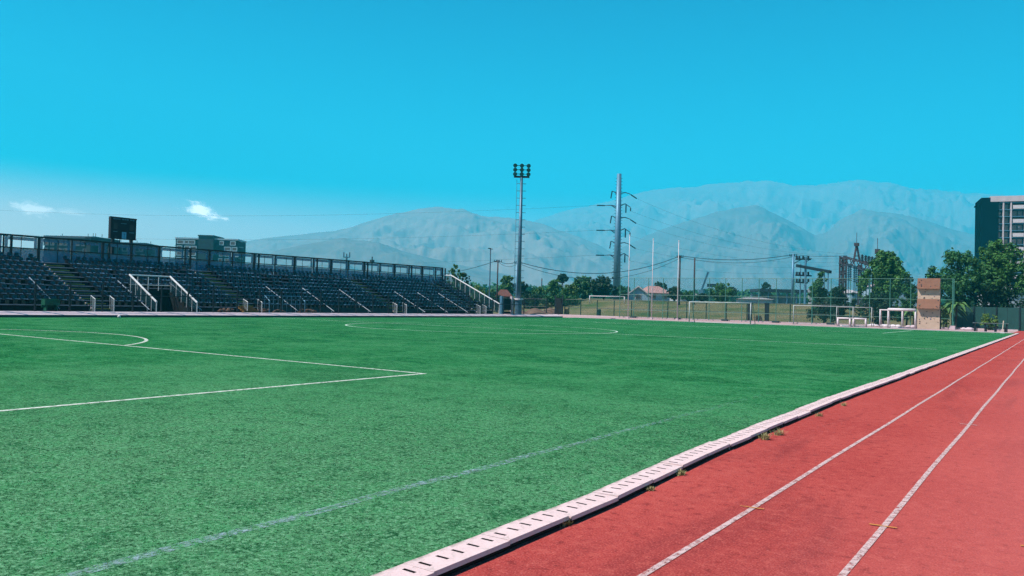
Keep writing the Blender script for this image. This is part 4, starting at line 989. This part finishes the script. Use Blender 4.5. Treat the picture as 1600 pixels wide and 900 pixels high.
for f_ in range(14):
    z = ht-2.0-fh*f_; b = MB(); b.box((26.8, 1.65, z), (39.0, 2.7, .22)); b.build('floor_slab', m_galv, tw)
for f_ in range(0, 14, 2):
    for x0, x1 in ((12.9, 17.3), (25.1, 29.4), (37.3, 41.6)):
        z = ht-3.7-fh*f_; b = MB(); b.box(((x0+x1)/2, .12, z), (x1-x0, .16, 1.35)); b.build('balcony_panel', m_white, tw)
q = random.Random(6)
for f_ in range(8):
    z = ht-2.0-fh*f_-1.35
    for x0, x1 in ((7.5, 8.8), (9.6, 11.9), (13.0, 15.0), (15.3, 17.4)):
        b = MB(); b.box(((x0+x1)/2, 2.94, z), (x1-x0, .12, 2.1)); wn_ = b.build('window', m_dark_steel, tw)
        b = MB(); b.box(((x0+x1)/2, 2.86, z), (x1-x0-.2, .04, 1.9)); b.build('pane', m_pane, wn_)
        if q.random() < .22: b = MB(); b.box((x0+.6, 2.80, z+q.uniform(-.3, .5)), (.9, .03, .7)); b.build('curtain', m_white, wn_)
b = MB()
for k in range(4): b.bar((-2.5+.2*k, -1, 14-k*2.5), (3-.6*k, -1.2, 6.5+1.1*k), .35)
b.build('hoist_frame', m_dark_steel, tw)
# ------------------------------------------------------------------ trees
m_bark = painted('bark', (.055, .042, .035), .9, 0, .4, 4)
LM = {
 'dark': leaf_mat('leaf_dark', (0.012, 0.077, 0.025), (0.030, 0.128, 0.033), (0.072, 0.194, 0.041), .35),
 'mid':  leaf_mat('leaf_mid', (0.019, 0.097, 0.022), (0.048, 0.158, 0.028), (0.105, 0.227, 0.038), .4),
 'yel':  leaf_mat('leaf_yellow', (0.064, 0.149, 0.028), (0.117, 0.212, 0.039), (0.191, 0.276, 0.061), .4),
 'deep': leaf_mat('leaf_deep', (0.004, 0.029, 0.015), (0.010, 0.049, 0.020), (0.025, 0.075, 0.023), .4),
}
def leaf_mesh(lobes, n, size, seed, mat, squash=1.0, face=None):
    rs = np.random.RandomState(seed); C = np.array([l[0] for l in lobes]); r = np.array([l[1] for l in lobes])
    pick = rs.choice(len(lobes), n, p=r**2/np.sum(r**2))
    d = rs.normal(size=(n, 3)); d /= np.linalg.norm(d, axis=1)[:, None]
    rad = r[pick]*np.power(rs.uniform(.05, 1.0, n), .5)*rs.uniform(.85, 1.35, n)
    P = C[pick]+d*rad[:, None]*np.array([1, 1, squash]); P[:, 2] = np.maximum(P[:, 2], .12)
    nrm = d+rs.normal(size=(n, 3))*.55+np.array([0, 0, .35]); nrm /= np.linalg.norm(nrm, axis=1)[:, None]
    if face is not None: nrm = np.array(face)+rs.normal(size=(n, 3))*.25; nrm /= np.linalg.norm(nrm, axis=1)[:, None]
    a = np.cross(nrm, rs.normal(size=(n, 3))); a /= np.linalg.norm(a, axis=1)[:, None]; b_ = np.cross(nrm, a)
    s = size*rs.uniform(.55, 1.35, n)[:, None]; e = s*rs.uniform(.45, .8, n)[:, None]
    V = np.stack([P-a*s, P-b_*e+a*s*.15, P+a*s, P+b_*e+a*s*.1], 1).reshape(-1, 3)
    me = bpy.data.meshes.new('crown'); me.vertices.add(n*4); me.vertices.foreach_set('co', V.reshape(-1))
    me.loops.add(n*4); me.loops.foreach_set('vertex_index', np.arange(n*4, dtype=np.int32)); me.polygons.add(n); me.polygons.foreach_set('loop_start', np.arange(0, n*4, 4, dtype=np.int32))
    me.update(calc_edges=True); me.validate(); me.materials.append(mat); return me
def tree(px0, px1, ytop, depth, kind, label, seed, low=.25, n=3000, nl=16, cone=0.0, name='tree', group='trees around the sports ground', base=None, leaf=None, trunk=True, cat='tree'):
    q = random.Random(seed); a = base or gpt((px0+px1)/2, depth); w = (px1-px0)*depth/F; h = zat((px0+px1)/2, ytop, depth)-a.z
    th = thing(name, label, cat, a, 0, group); zc = h*(1+low)/2; hz_ = h*(1-low)/2; lobes = []; tips = []
    k_ = 1+.18*q.uniform(-1, 1)
    for i in range(int(nl*2.6)):
        while True:
            v = Vector((q.uniform(-1, 1), q.uniform(-1, 1), q.uniform(-1, 1)))
            if .35 < v.length < 1: break
        tp = 1-cone*max(0, (v.z+.6)/1.6)
        wob = .80+.28*math.sin(3*math.atan2(v.y, v.x)+seed)+.12*math.sin(5*v.z+seed*2)
        lr = q.uniform(.10, .25)*(w/2)*(.6+.4*tp)
        c = Vector((v.x*(w/2*wob-lr*.5)*tp, v.y*(w/2*wob-lr*.5)*tp, zc+v.z*max(.1, hz_-lr*.6)))
        lobes.append((tuple(c), lr)); tips.append(c)
    lobes.append(((q.uniform(-.12, .12)*w, 0, h-.13*w*(1-cone*.5)), .13*w*(1-cone*.5)))
    for s_ in (-1, 1): lobes.append((tuple(hd*(s_*w*.40)+Vector((0, 0, zc-hz_*q.uniform(-.1, .5)))), w*.11))
    lobes.append(((0, 0, zc), w*.20))
    # stray sprigs for an uneven outline
    for i in range(nl*2):
        t_ = q.uniform(0, 6.28); e_ = q.uniform(-.5, 1.3); tp = 1-cone*max(0, (math.sin(e_)+.6)/1.6); g_ = q.uniform(.85, 1.03)
        lobes.append(((math.cos(t_)*math.cos(e_)*w/2*tp*g_, math.sin(t_)*math.cos(e_)*w/2*tp*g_, zc+math.sin(e_)*hz_*g_), w*q.uniform(.03, .07)))
    me = leaf_mesh(lobes, int(n*1.5), (leaf or max(.10, depth*.00165))*.82, seed, LM[kind])
    o = bpy.data.objects.new('crown', me); S.collection.objects.link(o); o.parent = th
    b = MB(); r_ = max(.07, w*.035)
    tz = zc*.8; b.tube([(0, 0, -.2), (.04*w*q.uniform(-1, 1), .02*w, tz*.5), (0, 0, tz), (0, 0, h*.82)], r_, 8, 0, r_*.35)
    for c in tips[:8]: b.tube([(0, 0, tz*q.uniform(.45, .9)), c*.5+Vector((0, 0, tz*.42)), c], r_*.45, 5, 0, r_*.12)
    b.build('trunk', m_bark, th, True); return th
T = tree
T(697, 722, 413, 128, 'mid', 'leafy tree rising just behind the right end of the stand screen', 1, .2, 1500)
T(711, 737, 425, 135, 'deep', 'rounded dark tree behind the sloping end rail of the stand', 2, .2, 1500)
T(733, 760, 445, 150, 'yel', 'small yellow green tree between the end rail and the street lamp', 3, .1, 900)
T(757, 777, 452, 160, 'yel', 'low yellow green bush left of the wooden pole by the stand', 31, .05, 700)
T(778, 805, 431, 175, 'mid', 'bright green bushy tree left of the floodlight mast', 4, .1, 1700)
T(804, 828, 440, 165, 'deep', 'dark tree directly behind the floodlight mast', 5, .1, 1500)
T(826, 853, 448, 165, 'mid', 'low green tree between the floodlight mast and the short dark pole', 6, .05, 1300)
T(850, 884, 437, 160, 'mid', 'medium green tree left of the dark rounded treetop', 7, .05, 2000)
T(876, 905, 445, 165, 'yel', 'yellowish tree in front of the dense dark group', 71, .05, 1300)
T(869, 887, 428, 215, 'deep', 'dark rounded treetop on a bare stem poking above the others', 8, .62, 1100)
T(893, 932, 431, 170, 'dark', 'big dense dark tree left of the steel transmission pole', 9, .02, 3000)
T(922, 964, 430, 168, 'deep', 'widest dark tree touching the steel transmission pole', 10, .02, 3200)
T(962, 979, 446, 190, 'dark', 'dark tree peeking out between the steel transmission pole and the gabled house', 11, .05, 900)
T(735, 790, 458, 158, 'deep', 'long dark hedge between the end rail of the stand and the rust red shed', 51, .0, 2200)
T(800, 858, 459, 158, 'deep', 'dark hedge at the top of the earth mounds right of the floodlight mast', 52, .0, 2200)
T(846, 905, 460, 160, 'dark', 'dark hedge below the yellowish tree and the dense dark group', 53, .0, 2200)
T(1020, 1042, 441, 235, 'deep', 'dark ragged treetop behind the terracotta roof', 12, .4, 700)
T(1042, 1066, 448, 165, 'deep', 'dark bush at the foot of the wooden pole with crossarm', 13, .02, 1500)
T(1064, 1088, 456, 162, 'dark', 'low dark bush between the two wooden poles', 14, .02, 1100)
T(1088, 1108, 459, 160, 'deep', 'small low bush right of the armless wooden pole', 15, .02, 700)
T(1108, 1146, 442, 168, 'mid', 'rounded green tree with a yellowish foot behind the ball fence', 16, .02, 2600)
T(1138, 1152, 448, 220, 'deep', 'thin bare looking tree right of the rounded green tree', 17, .3, 250)
T(1188, 1204, 441, 240, 'deep', 'small dark tree rising above the dark carport', 18, .2, 800)
T(1262, 1302, 424, 128, 'dark', 'tall dark tree in front of the stacked switch bars', 19, .05, 2600, 16, .5)
T(1290, 1336, 447, 124, 'deep', 'low dark tree between the switch bars and the big tree', 20, .0, 2600)
T(1262, 1312, 466, 120, 'deep', 'dark shrub mass behind the wide goal', 21, .0, 1600, base=atY(1287, 118, -.03))
T(1340, 1426, 393, 126, 'mid', 'big bright green tree with a pointed crown right of the lattice gantry', 22, .02, 10000, 34, .42, leaf=.26)
T(1404, 1432, 428, 132, 'deep', 'sparse dark side tree at the right edge of the big pointed tree', 23, .2, 700)
T(1396, 1436, 452, 119, 'dark', 'dense bush between the big pointed tree and the climbing wall', 241, .0, 2600, base=atY(1416, 117.5, -.03))
T(1342, 1400, 462, 119, 'deep', 'dark undergrowth shrub under the big pointed tree', 24, .0, 2200, base=atY(1372, 117.5, -.03))
T(1456, 1536, 402, 118, 'dark', 'broad dark tree right of the climbing wall', 25, .22, 6200, 26, .1, leaf=.22, base=atY(1496, 119, -.03))
T(1522, 1604, 391, 121, 'mid', 'large loose tree in front of the tower block', 26, .22, 6200, 26, .15, leaf=.23, base=atY(1563, 123, -.03))
T(1596, 1665, 405, 121, 'dark', 'tree cut by the right edge of the picture', 27, .2, 3500, 18, base=atY(1630, 122, -.03))
T(1440, 1480, 452, 122, 'deep', 'dark low tree hidden behind the climbing wall', 28, .0, 1500, base=atY(1460, 119, -.03))
T(1500, 1600, 447, 122, 'deep', 'dark hedge like shrub row behind the green hoarding', 29, .0, 3000, base=atY(1550, 120, -.03))
T(12, 32, 392, 95, 'deep', 'dark bush top seen through the left end of the stand screen', 30, .5, 500)
T(1532, 1558, 490, 97, 'yel', 'small yellow green shrub against the green hoarding behind the long table', 32, .0, 900, 10, 0, 'shrub', 'shrubs by the far wall', atY(1545, 111.5, -.03), .13, cat='shrub')
T(1468, 1482, 483, 99, 'yel', 'dull yellow shrub at the right foot of the climbing wall', 33, .0, 500, 8, 0, 'shrub', 'shrubs by the far wall', atY(1475, 112, -.03), .13, cat='shrub')
m_frond = leaf_mat('frond_leaf', (.045, .13, .04), (.09, .20, .05), (.16, .25, .08), 1.0)
def fronds(px, ybase_h, L, n, seed, label):
    p = atY(px, 112.2, -.03); th = thing('banana_plant', label, 'plant', p, 0, 'broad leaved plants by the climbing wall'); q = random.Random(seed)
    b = MB(); b.tube([(0, 0, -.1), (.1, 0, ybase_h)], .14, 7, 0, .08); b.build('stem', m_bark, th); b = MB()
    for i in range(n):
        a = i*2.4+q.uniform(-.3, .3); dr = Vector((math.cos(a), math.sin(a), 0)); s_ = Vector((-dr.y, dr.x, 0)); l = L*q.uniform(.7, 1.1); up_ = q.uniform(.5, 1.1); prev = None
        for k in range(7):
            t_ = k/6; c = Vector((.1, 0, ybase_h))+dr*l*t_+Vector((0, 0, l*(up_*t_-1.15*t_*t_))); w = .27*math.sin(math.pi*(.08+.9*t_))
            cur = (c-s_*w+Vector((0, 0, .06)), c, c+s_*w+Vector((0, 0, .06)))
            if prev: b.quad(prev[0], prev[1], cur[1], cur[0]); b.quad(prev[1], prev[2], cur[2], cur[1])
            prev = cur
    b.build('leaf', m_frond, th)
fronds(1427, 2.2, 2.0, 11, 1, 'broad leaved plant left of the climbing wall')
fronds(1478, 2.4, 2.1, 11, 2, 'broad leaved plant against the right side of the climbing wall')
fronds(1493, 2.9, 1.9, 12, 3, 'bright broad leaved plant behind the pale green post')
# dirt heaps behind the corner fence
m_dirt = painted('dry_earth', (.13, .085, .06), .95, 0, .4, 1.5)
for px, dpt, w, h, lb in ((836, 131, 7, 1.9, 'brown earth mound behind the fence right of the floodlight mast'), (860, 136, 6, 2.1, 'taller brown earth mound left of the black gate panel'), (815, 128, 4, 1.3, 'reddish earth heap at the foot of the floodlight mast')):
    p = gpt(px, dpt); q = random.Random(px); n = 18; b = MB(); vs = []; fs = []
    for i in range(n+1):
        for j in range(n+1):
            x, y = i/n*2-1, j/n*2-1; r_ = min(1, math.hypot(x, y)); vs.append((x*w/2, y*w/2, h*(math.cos(math.pi*r_)*.5+.5)*(.62+.10*q.random())-.25))
    for i in range(n):
        for j in range(n): fs.append((i*(n+1)+j, (i+1)*(n+1)+j, (i+1)*(n+1)+j+1, i*(n+1)+j+1))
    b.add(vs, fs); o = b.build('earth_mound', m_dirt, None, True); o.location = p; tag(o, lb, 'earth mound')

# ------------------------------------------------------------------ distant town on the plain (one mass) and far tree belts
rs = np.random.RandomState(12); b = MB(); tb_ = MB()
cols4 = [painted('town_white', (.75, .72, .70), .9), painted('town_tan', (.36, .28, .22), .9), painted('town_grey', (.25, .27, .29), .9), painted('town_tile', (.30, .13, .09), .9)]
for i in range(1500):
    dpt = 750*math.exp(rs.rand()*math.log(3300/750)); px = rs.uniform(640, 1640); p = at(px, dpt, 0); z = gz(p.x, p.y)
    w, d_, h_ = rs.uniform(6, 16), rs.uniform(6, 12), rs.uniform(2.8, 5.0) if rs.rand() < .97 else rs.uniform(6, 11)
    b.box((p.x, p.y, z+h_/2-.5), (w, d_, h_+1), rs.uniform(0, 3.1), rs.choice([0, 0, 1, 2]))
    if rs.rand() < .6: b.box((p.x, p.y, z+h_+.25), (w+.8, d_+.8, .5), 0, 3 if rs.rand() < .5 else 2)
o = b.build('distant_town', cols4); o['kind'] = 'stuff'; o['label'] = 'hazy far off town spread below the mountains'
L2 = []
for i in range(4200):
    dpt = 420*math.exp(rs.rand()*math.log(3000/420)); px = rs.uniform(640, 1640); p = at(px, dpt, 0); z = gz(p.x, p.y); r_ = rs.uniform(2.0, 4.2); L2.append(((p.x, p.y, z+r_*.8), r_))
me = leaf_mesh(L2, 90000, 1.5, 5, LM['dark']); o = bpy.data.objects.new('distant_trees', me); S.collection.objects.link(o); o['kind'] = 'stuff'; o['label'] = 'hazy far off trees among the town'

# ------------------------------------------------------------------ mountains
def vnoise(x, y, seed):
    rs = np.random.RandomState(seed); G = rs.rand(256, 256); xi, yi = np.floor(x).astype(int), np.floor(y).astype(int); fx, fy = x-xi, y-yi
    fx, fy = fx*fx*(3-2*fx), fy*fy*(3-2*fy); g = lambda a, b: G[a % 256, b % 256]
    return (g(xi, yi)*(1-fx)+g(xi+1, yi)*fx)*(1-fy)+(g(xi, yi+1)*(1-fx)+g(xi+1, yi+1)*fx)*fy
def ridged(x, y, seed, oct=6):
    s = 0; a = 1; t_ = 0
    for o_ in range(oct):
        s = s+a*(1-np.abs(2*vnoise(x, y, seed+o_)-1)); t_ += a; a *= .52; x = x*2.03+7.1; y = y*2.03+3.3
    return s/t_
def mountain(name, label, sky_pts, Rr, foot, back, seed, px0, px1, nu=420, nv=90, mat=None):
    pxs = np.linspace(px0, px1, nu); ys = np.interp(pxs, [p[0] for p in sky_pts], [p[1] for p in sky_pts])
    k = np.hanning(9); k /= k.sum(); ys = np.convolve(np.pad(ys, 4, 'edge'), k, 'valid')
    V = np.zeros((nv, nu, 3)); dep = np.concatenate([np.linspace(Rr-foot, Rr, nv*2//3, endpoint=False), np.linspace(Rr, Rr+back, nv-nv*2//3)])
    dirs = np.array([[*(fw+rt*((x-800)/F)-up*((y-450)/F))] for x, y in zip(pxs, ys)])
    zr = H+dirs[:, 2]*Rr
    for j, d_ in enumerate(dep):
        P = dirs*d_; gx, gy = P[:, 0], P[:, 1]; g = ground_z(gx, gy)
        t_ = np.clip((d_-(Rr-foot))/foot, 0, 1) if d_ <= Rr else np.clip(1-(d_-Rr)/back*.75, 0, 1)
        L_s = Rr/9.5; nz = ridged(gx/L_s, gy/L_s, seed); n2 = ridged(gx/(L_s*.3)+5, gy/(L_s*.3), seed+20, 5)
        s_ = t_**1.25
        up_ = zr-g
        z = g-6+up_*s_*(1+0*nz)+6*s_
        amp = up_*np.sin(np.pi*np.clip(t_, 0, 1))**.8*.36
        z = z+amp*(nz-.62)*1.5+amp*.5*(n2-.6)+up_*.05*(n2-.62)*t_
        V[j] = np.stack([gx, gy, z], -1)
    i = np.arange(nv*nu).reshape(nv, nu); f = np.stack([i[:-1, :-1], i[:-1, 1:], i[1:, 1:], i[1:, :-1]], -1).reshape(-1, 4)
    me = bpy.data.meshes.new(name); me.from_pydata(V.reshape(-1, 3).tolist(), [], f.tolist()); me.materials.append(mat or m_rock); me.polygons.foreach_set('use_smooth', [True]*len(me.polygons))
    o = bpy.data.objects.new(name, me); S.collection.objects.link(o); o['kind'] = 'structure'; o['label'] = label
t = NT('dry_mountain'); a = t.noise(.0016, 8, .65); b2 = t.noise(.012, 5, .7)
c = t.mix(t.ramp(a, .35, .65), (.24, .19, .165), (.33, .26, .215)); c = t.mix(t.ramp(b2, .5, .7, 0, .6), c, (.18, .15, .12)); m_rock = t.fin(c, .95, 0, 0)
t = NT('near_ridge_slope'); a = t.noise(.002, 8, .65); b2 = t.noise(.014, 5, .7)
c = t.mix(t.ramp(a, .35, .65), (.17, .145, .125), (.235, .195, .165)); c = t.mix(t.ramp(b2, .5, .7, 0, .6), c, (.12, .11, .085)); m_near_ridge = t.fin(c, .95, 0, 0)  # near ridges darker than far rock: thinner haze put into the colour
mountain('mountains', 'high hazy massif at the right', [(700, 420), (780, 372), (830, 347), (900, 325), (960, 312), (1010, 300), (1080, 291), (1160, 283), (1200, 284), (1240, 291), (1290, 289), (1350, 281), (1390, 286), (1440, 296), (1500, 300), (1560, 305), (1700, 320), (1760, 330)], 7560, 3105, 1485, 3, 640, 1760)
mountain('mountains', 'lower hazy mountain at the left', [(235, 470), (262, 405), (300, 392), (370, 379), (440, 369), (520, 362), (560, 352), (600, 338), (650, 327), (690, 323), (720, 327), (760, 337), (800, 341), (850, 350), (930, 380), (1000, 420)], 4455, 1687, 702, 9, 235, 1000, 330)
mountain('mountains', 'near hazy ridge at the left', [(360, 425), (430, 392), (480, 382), (535, 372), (590, 379), (640, 396), (720, 414), (800, 430)], 3105, 810, 445, 14, 340, 810, 240, 80, m_near_ridge)
mountain('mountains', 'near hazy ridge at the right', [(880, 430), (960, 392), (1030, 360), (1090, 340), (1140, 326), (1180, 321), (1215, 335), (1245, 352), (1275, 368), (1295, 362), (1310, 346), (1345, 327), (1385, 332), (1430, 340), (1500, 362), (1600, 384), (1740, 410)], 4455, 1485, 810, 21, 870, 1740, 420, 100, m_near_ridge)

# ------------------------------------------------------------------ haze
b = MB(); b.add([(x, y, z) for x in (-5260, 2020) for y in (-320, 10400) for z in (-7, 1405)], [(0,1,3,2),(4,6,7,5),(0,4,5,1),(2,3,7,6),(0,2,6,4),(1,5,7,3)])
hz_m = bpy.data.materials.new('haze_air'); hz_m.use_nodes = True; n_ = hz_m.node_tree; n_.nodes.remove(n_.nodes['Principled BSDF'])
pv = n_.nodes.new('ShaderNodeVolumePrincipled'); pv.inputs['Color'].default_value = (.045, .77, 1.0, 1); pv.inputs['Density'].default_value = .000245; pv.inputs['Anisotropy'].default_value = .0
n_.links.new(pv.outputs[0], n_.nodes['Material Output'].inputs['Volume'])
hz_o = b.build('haze', hz_m); hz_o['kind'] = 'stuff'; hz_o['label'] = 'thin blue haze filling the air'
